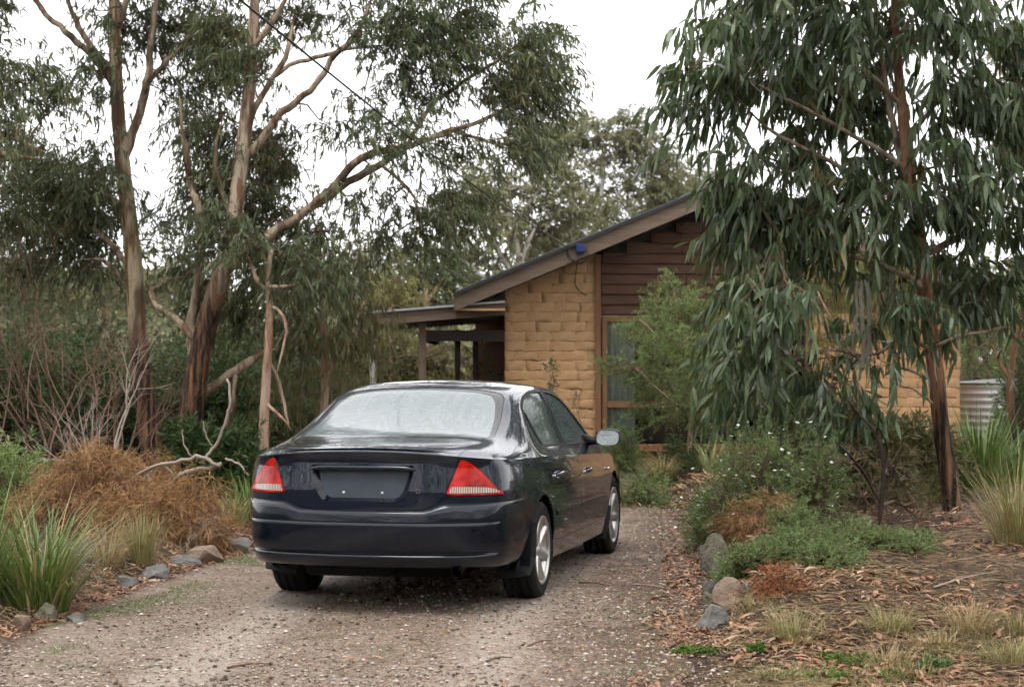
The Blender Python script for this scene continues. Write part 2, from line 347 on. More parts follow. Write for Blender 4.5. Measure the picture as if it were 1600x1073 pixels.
# timber gable above the window: each board its own piece, lapped
gab = hp('gable_wall', gable(x_p+.09, x_r, HY+.12, HY+.30, hz(492)), DARKW)
z = hz(492)+.01; i = 0
while z < 4.05:
    zt = z+.165; xa = x_p+.10; xb = min(x_r, 2*ridge_x-eave_x-(zt+.22-roof_z(eave_x))/sl-.02); xa = max(xa, eave_x+(zt+.22-roof_z(eave_x))/sl+.02)
    if xb-xa > .3:
        cut = xa+(xb-xa)*random.uniform(.25, .75)
        for p, q in ((xa, cut-.004), (cut+.004, xb)):
            m = MB().add([(p, HY+.035, z), (q, HY+.035, z), (q, HY+.115, z), (p, HY+.115, z), (p, HY+.075, zt), (q, HY+.075, zt), (q, HY+.115, zt), (p, HY+.115, zt)], quads=[(3,2,1,0),(4,5,6,7),(0,1,5,4),(1,2,6,5),(2,3,7,6),(3,0,4,7)])
            hp('weatherboard', m, BOARD, gab)
    z += .154; i += 1
hbox('corner_post', (x_p, HY-.04, ZB), (x_p+.085, HY+.2, roof_z(x_p)-.22), FRAMEW)
# the big window: jamb, head, transom, panes, curtain
wx0, wx1, wz0, wzt, wz1 = hx(941), 4.5, hz(700), hz(632), hz(494)
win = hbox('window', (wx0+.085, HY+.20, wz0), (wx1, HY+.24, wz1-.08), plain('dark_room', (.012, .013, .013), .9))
fr = [((wx0, HY+.02, wz0), (wx0+.075, HY+.17, wz1)), ((wx1-.07, HY+.02, wz0), (wx1, HY+.17, wz1)), ((wx0+.076, HY+.025, wz1-.08), (wx1-.071, HY+.165, wz1)), ((wx0+.076, HY+.01, wzt-.045), (wx1-.071, HY+.165, wzt+.045)), ((wx0+.076, HY+.0, wz0), (wx1-.071, HY+.165, wz0+.06)), ((hx(1136), HY+.022, wz0+.061), (hx(1136)+.07, HY+.16, wzt-.046)), ((hx(1136), HY+.022, wzt+.046), (hx(1136)+.07, HY+.16, wz1-.081))]
for a, b in fr: hbox('frame', a, b, FRAMEW, win, .004)
n = NT('house_glass'); n.set(Base_Color=(.012, .016, .016), Roughness=.06, IOR=1.55, Alpha=1.0)
tr = n.new('BsdfTransparent'); tr.inputs['Color'].default_value = (.86, .90, .88, 1); gl = n.new('BsdfGlossy'); gl.inputs['Roughness'].default_value = .03
fz = n.new('Fresnel'); fz.inputs['IOR'].default_value = 1.7; ms = n.new('MixShader'); n.l.new(fz.outputs[0], ms.inputs[0]); n.l.new(tr.outputs[0], ms.inputs[1]); n.l.new(gl.outputs[0], ms.inputs[2]); n.l.new(ms.outputs[0], n.out.inputs['Surface']); HGLASS = n.m
for a, b in ((wx0+.076, hx(1136)-.001), (hx(1136)+.071, wx1-.071)):
    for c0, c1 in ((wz0+.061, wzt-.046), (wzt+.046, wz1-.081)): hbox('pane', (a, HY+.07, c0), (b, HY+.078, c1), HGLASS, win)
m = MB(); xs = np.linspace(wx0+.09, wx0+.50, 60); cy = HY+.135+.022*np.sin(xs*70)+.008*np.sin(xs*31)
V = np.concatenate([np.stack([xs, cy, xs*0+wz0+.07], 1), np.stack([xs*.985+.985*0+.02, cy, xs*0+wz1-.09], 1)]); k = 60
m.add(V, quads=[(i, i+1, k+i+1, k+i) for i in range(k-1)]); hp('curtain', m, plain('curtain_cloth', (.80, .76, .78), .9, 0, .1, 12), win, smooth=True)
hbox('base_panel', (wx0, HY+.04, ZB), (4.545, HY+.25, wz0-.002), plain('brown_panel', (.22, .105, .045), .8))
hbox('sill', (wx0-.02, HY-.07, wz0-.05), (wx1+.03, HY+.038, wz0-.003), FRAMEW, win, .005)
# roof: two slopes of ribbed sheet, barge boards, soffit
def slope(x0, x1, y0, y1, t, lift=0.0):
    z0, z1 = roof_z(x0)+lift, roof_z(x1)+lift
    return MB().add([(x0, y0, z0), (x1, y0, z1), (x1, y1, z1), (x0, y1, z0), (x0, y0, z0+t), (x1, y0, z1+t), (x1, y1, z1+t), (x0, y1, z0+t)], quads=[(3,2,1,0),(4,5,6,7),(0,1,5,4),(1,2,6,5),(2,3,7,6),(3,0,4,7)])
yb0, yb1 = HY-.55, HY+9.3; ex2 = 2*ridge_x-eave_x
roof = hp('roof', slope(eave_x, ridge_x, yb0-.02, yb1, .035, .025), ROOFM)
hp('roof_slope', slope(ridge_x+.002, ex2, yb0-.02, yb1, .035, .025), ROOFM, roof)
for k in range(40): 
    yv = yb0+.02+k*.245
    for x0, x1 in ((eave_x, ridge_x), (ridge_x, ex2)): hp('rib', slope(x0, x1, yv, yv+.03, .025, .061), ROOFM, roof)
hp('roof_edge', slope(eave_x-.03, ridge_x, yb0-.045, yb0-.022, .055, .015), TRIM, roof); hp('roof_edge', slope(ridge_x, ex2+.03, yb0-.045, yb0-.022, .055, .015), TRIM, roof)
hp('barge_board', slope(eave_x, ridge_x, yb0, yb0+.04, .225, -.205), BARGE); hp('barge_board', slope(ridge_x+.003, ex2, yb0, yb0+.04, .225, -.205), BARGE)
hp('soffit', slope(eave_x+.01, ridge_x, yb0+.042, yb1, .02, -.02), BOARD); hp('soffit', slope(ridge_x+.003, ex2-.01, yb0+.042, yb1, .02, -.02), BOARD)
hp('eave_lining', MB().box((eave_x+.02, yb0+.05, roof_z(eave_x)-.2), (x_l+.005, HY+8.9, roof_z(eave_x)-.17)), MUD)
hp('eave_board', MB().box((eave_x-.02, yb0+.042, roof_z(eave_x)-.2), (eave_x+.015, yb1-.01, roof_z(eave_x)+.02)), BARGE)
# verandah on the left side of the house
vx0, vx1 = hx(573), x_l+.005; vz0, vz1 = hz(493), hz(476)
def vslope(y0, y1, t, lift, xa=vx0, xb=vx1):
    f = lambda x: vz0+(vz1-vz0)*(x-vx0)/(vx1-vx0)+lift
    return MB().add([(xa, y0, f(xa)), (xb, y0, f(xb)), (xb, y1, f(xb)), (xa, y1, f(xa)), (xa, y0, f(xa)+t), (xb, y0, f(xb)+t), (xb, y1, f(xb)+t), (xa, y1, f(xa)+t)], quads=[(3,2,1,0),(4,5,6,7),(0,1,5,4),(1,2,6,5),(2,3,7,6),(3,0,4,7)])
ver = hp('verandah_roof', vslope(HY-.35, HY+5.5, .03, .02, vx0-.05), plain('pale_zinc', (.5, .52, .53), .4, .6, .15, 4, .05))
hp('rafter', vslope(HY-.30, HY-.25, .17, -.16), BARGE, ver)
for k in range(1, 6): hp('rafter', vslope(HY-.3+k*1.05, HY-.25+k*1.05, .15, -.14), POSTW, ver)
hp('beam', MB().box((hx(655), HY-.1, hz(533)), (x_l-.002, HY-.02, hz(516))), DARKW, ver)
hp('beam', MB().box((hx(655), HY, hz(533)), (hx(655)+.09, HY+5.3, hz(516))), DARKW, ver)
for px, yy, w in ((660, HY-.06, .055), (715, HY+4.9, .05), (743, HY+4.9, .05)):
    x = (px-800)/FPX*yy; hp('post', MB().box((x-w, yy-w, -.05), (x+w, yy+w, vz0-.12)), POSTW, ver, bevel=.006)
x = (583-800)/FPX*26.3; hp('post', MB().box((x-.045, 26.26, -.05), (x+.045, 26.35, vz0-.16)), plain('pale_post', (.34, .33, .30), .8), ver, bevel=.006)
hp('verandah_wall', MB().box((hx(742)*1.22, HY+6.0, -.05), (x_l-.02, HY+6.1, 2.3)), woodmat('red_boards', (.20, .085, .06), (.30, .14, .10)), ver)
# blue junction box on the barge with its looped leads
b = W(907, 387, yb0-.06); m = MB().box((b.x-.065, yb0-.13, b.z-.07), (b.x+.065, yb0-.003, b.z+.05)); jb = hp('junction_box', m, plain('blue_box', (.022, .038, .13), .45, 0, .1), bevel=.01)
m = MB()
for pts in ([(886, 385), (889, 400), (900, 408), (915, 407), (919, 398), (915, 390)], [(886, 386), (887, 402), (898, 410)], [(903, 408), (900, 425), (899, 445), (910, 458), (918, 461)], [(895, 407), (908, 412), (918, 402)]):
    m.tube(crom([W(a, c, yb0-.07) if c < 412 else W(a, c, HY-.03) for a, c in pts], k=5), .008, 5)
hp('lead', m, plain('black_lead', (.02, .02, .02), .5), jb)
# overhead service line
a = W(886, 386, yb0-.09); b0 = W(370, -4, 12.0); pts = []
for k in range(25):
    t = k/24*1.5; p = a.lerp(b0, t); p.z -= .10*math.sin(min(t, 1)*math.pi); pts.append(p)
o = MB().tube(pts, .0085, 6).build('overhead_cable', plain('cable_black', (.022, .02, .02), .6), smooth=True)
tag(o, 'black overhead service cable running from the gable up past the left gum trees', 'cable')
# corrugated white sheet tank at the far right
tk = empty('water_tank', W(1575, 700, 29.5)); tk.location.z = 0; V = []; Q = []; R0 = .95; zs = np.arange(0, 1.22, .012); na = 48
for k, zq in enumerate(zs):
    rr = R0+.022*math.sin(zq/.115*2*math.pi)
    V += [(rr*math.cos(t), rr*math.sin(t), zq) for t in np.arange(na)/na*2*math.pi]
for k in range(len(zs)-1): Q += [(k*na+j, k*na+(j+1) % na, (k+1)*na+(j+1) % na, (k+1)*na+j) for j in range(na)]
link('tank_wall', mesh_np('tank_wall', V, quads=Q, mat=plain('white_corrugated', (.62, .64, .66), .45, .2, .15, 3, .05), smooth=True), tk)
MB().tube([(0, 0, 1.2), (0, 0, 1.23), (0, 0, 1.30)], [R0+.03, R0+.03, .1], 32).build('tank_lid', ROOFM, tk)
tag(tk, 'pale corrugated metal water tank half hidden at the right end of the house', 'tank')
# ------------------------------------------------------------------ car: measured body surface
CAR_ROWS=[
[(.862,-.50,.950),(.815,-.80,.963),(.70,-.98,.980),(.56,-1.055,.995),(.30,-1.115,1.015),(0,-1.13,1.022)],
[(.868,-.40,.948),(.82,-.62,.985),(.70,-.80,1.020),(.56,-.88,1.035),(.30,-.93,1.045),(0,-.945,1.05)],
[(.880,-.20,.943),(.835,-.30,1.0),(.735,-.42,1.055),(.61,-.47,1.075),(.30,-.53,1.085),(0,-.55,1.088)],
[(.890,.05,.937),(.835,.05,1.02),(.72,-.02,1.16),(.60,-.06,1.20),(.30,-.08,1.225),(0,-.09,1.235)],
[(.897,.40,.928),(.822,.40,.985),(.655,.40,1.325),(.585,.38,1.372),(.30,.36,1.405),(0,.35,1.412)],
[(.903,.9,.908),(.828,.9,.978),(.645,.9,1.375),(.58,.9,1.408),(.30,.9,1.438),(0,.9,1.447)],
[(.904,1.3,.890),(.828,1.3,.972),(.645,1.3,1.365),(.58,1.3,1.397),(.3,1.32,1.428),(0,1.32,1.437)],
[(.904,1.7,.872),(.827,1.7,.965),(.66,1.66,1.325),(.605,1.66,1.368),(.30,1.66,1.385),(0,1.68,1.395)],
[(.902,2.05,.857),(.825,2.05,.955),(.735,2.05,1.150),(.69,2.03,1.200),(.35,2.12,1.19),(0,2.15,1.19)],
[(.898,2.4,.842),(.835,2.4,.93),(.80,2.4,.965),(.72,2.42,.985),(.36,2.6,.985),(0,2.65,.985)],
[(.89,2.8,.82),(.84,2.82,.875),(.77,2.85,.91),(.66,2.9,.925),(.34,3.0,.94),(0,3.02,.94)],
[(.86,3.2,.775),(.80,3.28,.82),(.71,3.35,.845),(.6,3.4,.86),(.3,3.47,.87),(0,3.5,.872)],
[(.80,3.4,.74),(.70,3.55,.745),(.6,3.62,.75),(.5,3.66,.755),(.25,3.70,.76),(0,3.71,.76)]]
def pchip(x,y,xi):
    x=np.asarray(x,float);y=np.asarray(y,float);h=np.diff(x);d=(y[1:]-y[:-1])/h.reshape((-1,)+(1,)*(y.ndim-1))
    m=np.zeros_like(y)
    a,b=d[:-1],d[1:]; hh=h.reshape((-1,)+(1,)*(y.ndim-1)); w1=2*hh[1:]+hh[:-1];w2=hh[1:]+2*hh[:-1]
    with np.errstate(all='ignore'):
        mm=(w1+w2)/(w1/a+w2/b)
    m[1:-1]=np.where(a*b>0,mm,0); m[0]=d[0];m[-1]=d[-1]
    i=np.clip(np.searchsorted(x,xi,side='right')-1,0,len(x)-2)
    t=(np.asarray(xi)-x[i])/h[i]; s=(-1,)+(1,)*(y.ndim-1); t=t.reshape(s);H=h[i].reshape(s)
    return (2*t**3-3*t**2+1)*y[i]+(t**3-2*t**2+t)*H*m[i]+(-2*t**3+3*t**2)*y[i+1]+(t**3-t**2)*H*m[i+1]
NU,NV=20,20   # dense samples per cell
def car_dense():
    G=np.array(CAR_ROWS)
    ku=np.concatenate([[0],np.cumsum(np.maximum(np.linalg.norm(np.diff(G,axis=0),axis=2).mean(1),.05))])
    ui=np.concatenate([ku[i]+(ku[i+1]-ku[i])*np.arange(NU)/NU for i in range(12)]+[[ku[-1]]])
    A=pchip(ku,G,ui)
    M=A[:,::-1][:,1:]*np.array([-1,1,1]); F=np.concatenate([A,M],1)
    kv=np.array([0,.10,.40,.48,.78,1.08]); kv=np.concatenate([kv,1.08+(1.08-kv[::-1])[1:]])
    vi=np.concatenate([kv[i]+(kv[i+1]-kv[i])*np.arange(NV)/NV for i in range(10)]+[[kv[-1]]])
    D=pchip(kv,F.transpose(1,0,2),vi).transpose(1,0,2)
    for _ in range(30):   # light smoothing inside
        S=D.copy()
        S[1:-1]=.5*D[1:-1]+.25*(D[2:]+D[:-2])
        S[:,1:-1]=.5*S[:,1:-1]+.25*(S[:,2:]+S[:,:-2])
        S[0]=D[0];S[-1]=D[-1];S[:,0]=D[:,0];S[:,-1]=D[:,-1]
        D=S
    return D[:, :5*NV+1]
CD=car_dense()
def upper(U,V):
    U=np.clip(np.asarray(U,float)*NU,0,12*NU-1e-6);V=np.clip(np.asarray(V,float)*NV,0,5*NV-1e-6)
    i=U.astype(int);j=V.astype(int);a=(U-i)[...,None];b=(V-j)[...,None]
    return (CD[i,j]*(1-a)+CD[i+1,j]*a)*(1-b)+(CD[i,j+1]*(1-a)+CD[i+1,j+1]*a)*b
def car_T():
    L=np.concatenate([CD[0,::-1],CD[1:,0],CD[-1,1:]])
    s=np.concatenate([[0],np.cumsum(np.linalg.norm(np.diff(L,axis=0),axis=1))])
    a=np.arange(0,s[-1],.01);P=np.stack([np.interp(a,s,L[:,k]) for k in range(3)],1)
    Q=P.copy()
    for _ in range(25): Q[1:-1]=.5*Q[1:-1]+.25*(Q[2:]+Q[:-2])
    t=np.gradient(Q,axis=0);n=np.stack([-t[:,1]*-1,-t[:,0],0*t[:,0]],1)
    n/=np.linalg.norm(n,axis=1)[:,None]
    n[0]=(0,-1,0); n[-1]=(0,1,0)
    for _ in range(60): n[1:-1]=.5*n[1:-1]+.25*(n[2:]+n[:-2])
    n/=np.linalg.norm(n,axis=1)[:,None]
    return a,Q,n
CA,CT,CN=car_T()
OS=np.array([(0,0),(.04,.014),(.10,.024),(.20,.032),(.35,.034),(.5,.026),(.62,.006),(.72,-.03)])
ORR=np.array([(0,0),(.02,-.006),(.05,-.016),(.12,-.012),(.22,-.002),(.35,0),(.7,-.03)])
def Tat(a):
    return np.stack([np.interp(a,CA,CT[:,k]) for k in range(3)],-1),np.stack([np.interp(a,CA,CN[:,k]) for k in range(3)],-1)
def sm(x,a,b):
    t=np.clip((x-a)/(b-a),0,1);return t*t*(3-2*t)
def lower(a,z,extra=0.0):
    a=np.asarray(a,float);z=np.asarray(z,float);P,n=Tat(a);d=np.maximum(P[...,2]-z,0)
    wr=sm(np.abs(n[...,1]),.25,.8)
    o=np.interp(d,OS[:,0],OS[:,1])*(1-wr)+np.interp(d,ORR[:,0],ORR[:,1])*wr+extra
    R=P+n*o[...,None];R[...,2]=z;return R
def inpoly(P, poly):
    x, y = P[:, 0], P[:, 1]; c = np.zeros(len(P), bool); q = np.asarray(poly, float); j = len(q)-1
    for i in range(len(q)):
        xi, yi = q[i]; xj, yj = q[j]
        with np.errstate(all='ignore'): c ^= ((yi > y) != (yj > y)) & (x < (xj-xi)*(y-yi)/(yj-yi)+xi)
        j = i
    return c
def resamp(poly, step, sc):
    out = []; q = np.asarray(poly, float)
    for i in range(len(q)):
        a, b = q[i], q[(i+1) % len(q)]; k = max(1, int(math.ceil(np.linalg.norm((b-a)*sc)/step)))
        out += [a+(b-a)*t/k for t in range(k)]
    return np.array(out)
def roundp(poly, it=2, keep=()):
    q = [tuple(p) for p in poly]
    for _ in range(it):
        o = []
        for i in range(len(q)):
            a, b, c = np.array(q[i-1]), np.array(q[i]), np.array(q[(i+1) % len(q)])
            if any(np.allclose(b, k) for k in keep): o.append(tuple(b))
            else: o += [tuple(b+(a-b)*.22), tuple(b+(c-b)*.22)]
        q = o
    return q
def inset(poly, g, sc, lock=None):
    q = np.asarray(poly, float)*sc; n = len(q)
    if sum(q[i][0]*q[(i+1) % n][1]-q[(i+1) % n][0]*q[i][1] for i in range(n)) < 0: q = q[::-1]
    o = []
    for i in range(n):
        e1 = unit(q[i]-q[i-1]); e2 = unit(q[(i+1) % n]-q[i]); n1 = np.array([-e1[1], e1[0]]); n2 = np.array([-e2[1], e2[0]]); m = unit(n1+n2)
        p = q[i]+m*g/max(.45, float(m@n1))
        if lock: p = np.array(lock(q[i]/sc, p/sc))*sc
        o.append(p)
    return np.array(o)/sc
def ev_low(P, push=0.0): return lower(P[:, 0], np.minimum(P[:, 1], np.interp(P[:, 0], CA, CT[:, 2])), push)
def ev_up(P, push=0.0): return upper(P[:, 0], P[:, 1])
def nrm(ev, P, h):
    a = ev(P+[h[0], 0])-ev(P-[h[0], 0]); b = ev(P+[0, h[1]])-ev(P-[0, h[1]]); return unit(np.cross(a, b))
SL, SU = np.array([1.0, 1.0]), np.array([.33, .16])
def patch(poly, holes, ev, step=.035, push=0.0, skirt=.012):
    sc, h = (SL, (.012, .012)) if ev is ev_low else (SU, (.08, .08))
    ring = resamp(poly, step, sc); rings = [ring]+[resamp(q, step, sc) for q in holes]
    pts = list(np.concatenate(rings)); ed = []; n0 = 0
    for r in rings: ed += [(n0+i, n0+(i+1) % len(r)) for i in range(len(r))]; n0 += len(r)
    lo, hi = ring.min(0), ring.max(0); st = step/sc
    gx, gy = np.meshgrid(np.arange(lo[0]+st[0]/2, hi[0], st[0]), np.arange(lo[1]+st[1]/2, hi[1], st[1])); g = np.stack([gx.ravel(), gy.ravel()], 1)
    k = inpoly(g, ring)
    for r in rings[1:]: k &= ~inpoly(g, r)
    g = g[k]
    if len(g):
        allb = np.concatenate(rings); d = np.min(np.linalg.norm((g[:, None]-allb[None])*sc, axis=2), 1); g = g[d > step*.45]
    P = np.concatenate([np.concatenate(rings), g]) if len(g) else np.concatenate(rings)
    vo, eo, fo, _, _, _ = delaunay_2d_cdt([Vector(p*sc) for p in P], ed, [], 0, 1e-6)
    P = np.array([tuple(v) for v in vo])/sc; T = np.array([f for f in fo])
    C = P[T].mean(1); k = inpoly(C, ring)
    for r in rings[1:]: k &= ~inpoly(C, r)
    T = T[k]; a = P[T]*sc; ar = (a[:, 1, 0]-a[:, 0, 0])*(a[:, 2, 1]-a[:, 0, 1])-(a[:, 2, 0]-a[:, 0, 0])*(a[:, 1, 1]-a[:, 0, 1])
    T = T[np.abs(ar) > 1e-9]; ar = ar[np.abs(ar) > 1e-9]; T[ar < 0] = T[ar < 0][:, ::-1]
    N = nrm(ev, P, h); V = ev(P)+N*push
    if skirt:
        E = {}
        for t in T:
            for i in range(3):
                e = (t[i], t[(i+1) % 3]); E[e] = 1
        bd = [e for e in E if (e[1], e[0]) not in E and not (abs(V[e[0]][0]) < 2e-3 and abs(V[e[1]][0]) < 2e-3)]
        nv = []; nn = []; nt = []; b0 = len(V)
        for a, b in bd:
            s = unit(np.cross(V[b]-V[a], N[a])); i = b0+len(nv)
            nv += [V[a], V[b], V[b]-N[b]*skirt, V[a]-N[a]*skirt]; nn += [s*.8+N[a]*.4]*2+[s]*2; nt += [(i+1, i, i+3), (i+1, i+3, i+2)]
        if nv: V = np.concatenate([V, nv]); N = np.concatenate([N, unit(np.array(nn))]); T = np.concatenate([T, nt])
    return V, N, T
def car_mesh(name, parts, mat, side=0):
    """side +1 right, -1 left, 0 both halves in one mesh"""
    Vs, Ns, Ts, k = [], [], [], 0
    for V, N, T in parts:
        for s in ((1, -1) if side == 0 else (side,)):
            Vs.append(V*[s, 1, 1]); Ns.append(N*[s, 1, 1]); Ts.append((T if s > 0 else T[:, ::-1])+k); k += len(V)
    return mesh_np(name, np.concatenate(Vs), tris=np.concatenate(Ts), mat=mat, smooth=True, normals=np.concatenate(Ns))

# --- car materials
def wet(n, c, scale=150, amt=.5, dist=.0012, up=True):
    d = n.vor(c, scale); r = n.vor(c, scale, out='Color'); sp = n.new('SeparateColor'); n.l.new(r, sp.inputs[0])
    hgt = n.math('MULTIPLY', n.math('SUBTRACT', 1.0, n.rng(d, .0, .55)), n.rng(sp.outputs[0], .25, .45)); hgt = n.math('POWER', hgt, .5)
    if up:
        g = n.new('NewGeometry'); s = n.new('SeparateXYZ'); n.l.new(g.outputs['Normal'], s.inputs[0])
        pt = n.noise(c, 7, 3); hgt = n.math('MULTIPLY', hgt, n.math('MULTIPLY', n.rng(s.outputs['Z'], .15, .6), n.rng(pt, .38, .6, .25, 1)))
    n.bump(hgt, amt, dist); return hgt
n = NT('navy_paint'); c = n.coord()
n.set(Base_Color=n.mix(n.noise(c, 300, 2), (.0022, .0055, .0125), (.0045, .0100, .0225)), Roughness=.16, Specular_IOR_Level=.15, Coat_Weight=1.0, Coat_Roughness=.035, Coat_IOR=1.5)
wet(n, c, 85, .8, .004); PAINT = n.m
n = NT('bumper_paint'); c = n.coord(); n.set(Base_Color=(.0022, .0052, .0115), Roughness=.22, Specular_IOR_Level=.1, Coat_Weight=.8, Coat_Roughness=.08); n.bump(n.noise(c, 60, 3), .03, .002); BUMPP = n.m
BLACKP = plain('black_plastic', (.012, .012, .013), .5, 0, .1, 20, .1); RUBBER = plain('tyre_rubber', (.014, .013, .013), .78, 0, .3, 30, .25); UNDER = plain('underbody_black', (.006, .006, .006), .9)
n = NT('wet_side_glass'); c = n.coord(); n.set(Base_Color=(.012, .030, .028), Roughness=.05, IOR=1.6, Specular_IOR_Level=.6); h = wet(n, c, 120, .9, .004, False)
n.put(n.p.inputs['Base Color'], n.mix(n.rng(h, .2, .9, 0, .5), (.010, .032, .030), (.16, .24, .23))); SGLASS = n.m
n = NT('wet_rear_glass'); c = n.coord(); st = n.noise(n.map(c, (16, 1.5, 1.5)), 1.0, 5, .6); fog = n.noise(c, 1.7, 3)
h = wet(n, c, 105, .55, .0035, False)
n.set(Base_Color=n.mix(n.rng(st, .3, .75, .55, .95), (.025, .045, .045), (.12, .15, .155)), Roughness=.10, IOR=1.6, Specular_IOR_Level=.7, Coat_Weight=.6, Coat_Roughness=.04, Coat_IOR=1.5); RGLASS = n.m
n = NT('frit_glass'); c = n.coord(); n.set(Base_Color=(.012, .012, .014), Roughness=.12, Coat_Weight=.6); wet(n, c, 140, .6, .002, False); FRIT = n.m
n = NT('red_lens'); c = n.coord(); v = n.vor(n.map(c, (30, 30, 60)), 1.0); n.set(Base_Color=n.mix(n.rng(n.noise(c, 11, 2), .38, .6), (.20, .002, .002), (.55, .012, .006)), Roughness=.1, Specular_IOR_Level=.4, Coat_Weight=.25, Coat_Roughness=.03); n.bump(v, .08, .003); REDL = n.m
n = NT('clear_lens'); c = n.coord(); s = n.new('SeparateXYZ'); n.l.new(c, s.inputs[0])
w = n.math('SINE', n.math('MULTIPLY', s.outputs['X'], 480)); w2 = n.noise(n.map(c, (18, 18, 3)), 1, 2)
n.set(Base_Color=n.mix(n.rng(w, -.2, .5), n.mix(w2, (.07, .06, .06), (.32, .20, .12)), (.50, .46, .42)), Roughness=.15, Coat_Weight=1); CLEARL = n.m
RIMM = plain('silver_wheel', (.55, .54, .52), .3, .85, .12, 12, .02); CHROME = plain('chrome', (.75, .75, .75), .12, 1, .05, 5, 0)
n = NT('mirror_glass'); c = n.coord(); n.set(Base_Color=(.55, .6, .6), Metallic=.9, Roughness=.12); wet(n, c, 170, .5, .002, False); MIRG = n.m
RUST = plain('rusty_steel', (.035, .022, .015), .7, .4, .5, 20)

car = empty('parked_car', (-.682, 12.206, 0), -.225); tag(car, 'dark navy four door sedan, wet with rain, parked on the gravel driveway', 'car')
Tz = lambda a: float(np.interp(a, CA, CT[:, 2]))
def tops(a0, a1):
    k = max(2, int(abs(a1-a0)/.03)); return [(a, Tz(a)) for a in np.linspace(a0, a1, k)]
def arc(ac, r, z0, zc=.325, n=26):
    h = math.sqrt(r*r-(zc-z0)**2); t0 = math.atan2(z0-zc, -h); t1 = math.atan2(z0-zc, h); t0 = t0 if t0 > 0 else t0+2*math.pi
    return [(ac+r*math.cos(t), zc+r*math.sin(t)) for t in np.linspace(t0, t1, n)]
AR, AF = 1.75, float(np.interp(2.829, CT[:, 1][50:-50], CA[50:-50])); AM = float(CA[-1]); RA = .362
# region outlines
lid_low = tops(.615, 0)+[(0, .655), (.30, .657), (.39, .665), (.455, .683), (.507, .722), (.53, .757), (.58, .88), (.612, .955)]
lamp = [(.622, .972), (.655, .968), (.69, .955), (.73, .930), (.77, .897), (.81, .858), (.84, .824), (.88, .79), (.925, .764), (.93, .752), (.915, .745), (.71, .747), (.53, .752), (.535, .775), (.585, .88)]
rd_low = tops(2.975, 1.84)+[(1.865, .87), (1.905, .80), (1.97, .68), (2.10, .54), (2.20, .385), (2.235, .338), (2.975, .338), (2.978, .6)]
fd_low = tops(4.03, 2.985)+[(2.988, .6), (2.985, .338), (3.92, .338), (4.0, .40), (4.035, .6)]
lockL = lambda a, b: (a[0] if a[0] < 1e-4 else b[0], a[1] if abs(a[1]-Tz(a[0])) < 1e-4 else b[1])
z_r, z_s = .40, .215; ar = arc(AR, RA, z_s); af = arc(AF, RA, z_s)
outer = [(0, z_r), (1.25, z_r), (1.30, z_s)]+ar+af+[(AM-.9, z_s), (AM, .25)]+tops(AM, 0)
body_low = patch(outer, [lid_low, lamp, rd_low, fd_low], ev_low, .045)
lid_up = [(0, 5), (0, 2.72), (.45, 2.70), (1.0, 2.58), (1.60, 2.50), (1.74, 2.66), (1.74, 5)]
rwin = [(1.76, 5), (1.76, 2.68), (1.95, 2.60), (2.2, 2.58), (3.0, 2.70), (3.3, 2.78), (3.65, 2.86), (3.83, 3.08), (3.86, 3.5), (3.87, 5)]
rpane = [(2.06, 5), (2.06, 3.0), (2.12, 2.84), (2.25, 2.80), (3.0, 2.95), (3.45, 3.10), (3.66, 3.28), (3.73, 3.6), (3.75, 5)]
rd_up = [(3.30, 0), (3.28, .5), (3.30, 1.02), (3.12, 1.35), (3.13, 1.6), (3.42, 2.12), (3.85, 2.5), (4.3, 2.72), (5.0, 2.75), (5.87, 2.75), (5.62, 0)]
fd_up = [(5.645, 0), (5.895, 2.75), (6.6, 2.75), (7.2, 2.6), (8.0, 2.42), (8.55, 2.0), (8.75, 1.5), (8.72, .9), (8.60, 0)]
dlo_r = [(3.52, .95), (3.40, 1.30), (3.45, 1.55), (3.85, 1.84), (4.25, 1.985), (4.7, 2.03), (5.15, 2.03), (5.55, 2.02), (5.45, .92)]
dlo_f = [(5.70, .92), (5.80, 2.02), (6.4, 2.03), (7.0, 2.0), (7.7, 1.93), (8.2, 1.75), (8.45, 1.4), (8.42, .95)]
wscr = [(7.12, 5), (7.08, 3.3), (7.15, 3.05), (8.0, 3.02), (8.9, 3.05), (9.0, 3.4), (9.05, 5)]
bonnet = [(9.12, 5), (9.10, 2.6), (9.4, 1.9), (11.9, 1.9), (11.95, 5)]
lockU = lambda a, b: (a[0] if a[0] < 1e-4 else b[0], a[1] if (a[1] < 1e-4 or a[1] > 4.999) else b[1])
body_up = patch([(0, 0), (12, 0), (12, 5), (0, 5)], [lid_up, rwin, rd_up, fd_up, wscr, bonnet], ev_up, .045)
GAP = .0035
shell = link('body', car_mesh('body', [body_low, body_up], PAINT), car)
# dark inner shell that backs the panel gaps and the cabin
inn_l = patch(outer, [], ev_low, .09, -.060, 0); inn_u = patch([(0, 0), (12, 0), (12, 5), (0, 5)], [], ev_up, .09, -.045, 0)
link('inner_shell', car_mesh('inner_shell', [inn_l, inn_u], UNDER), car)
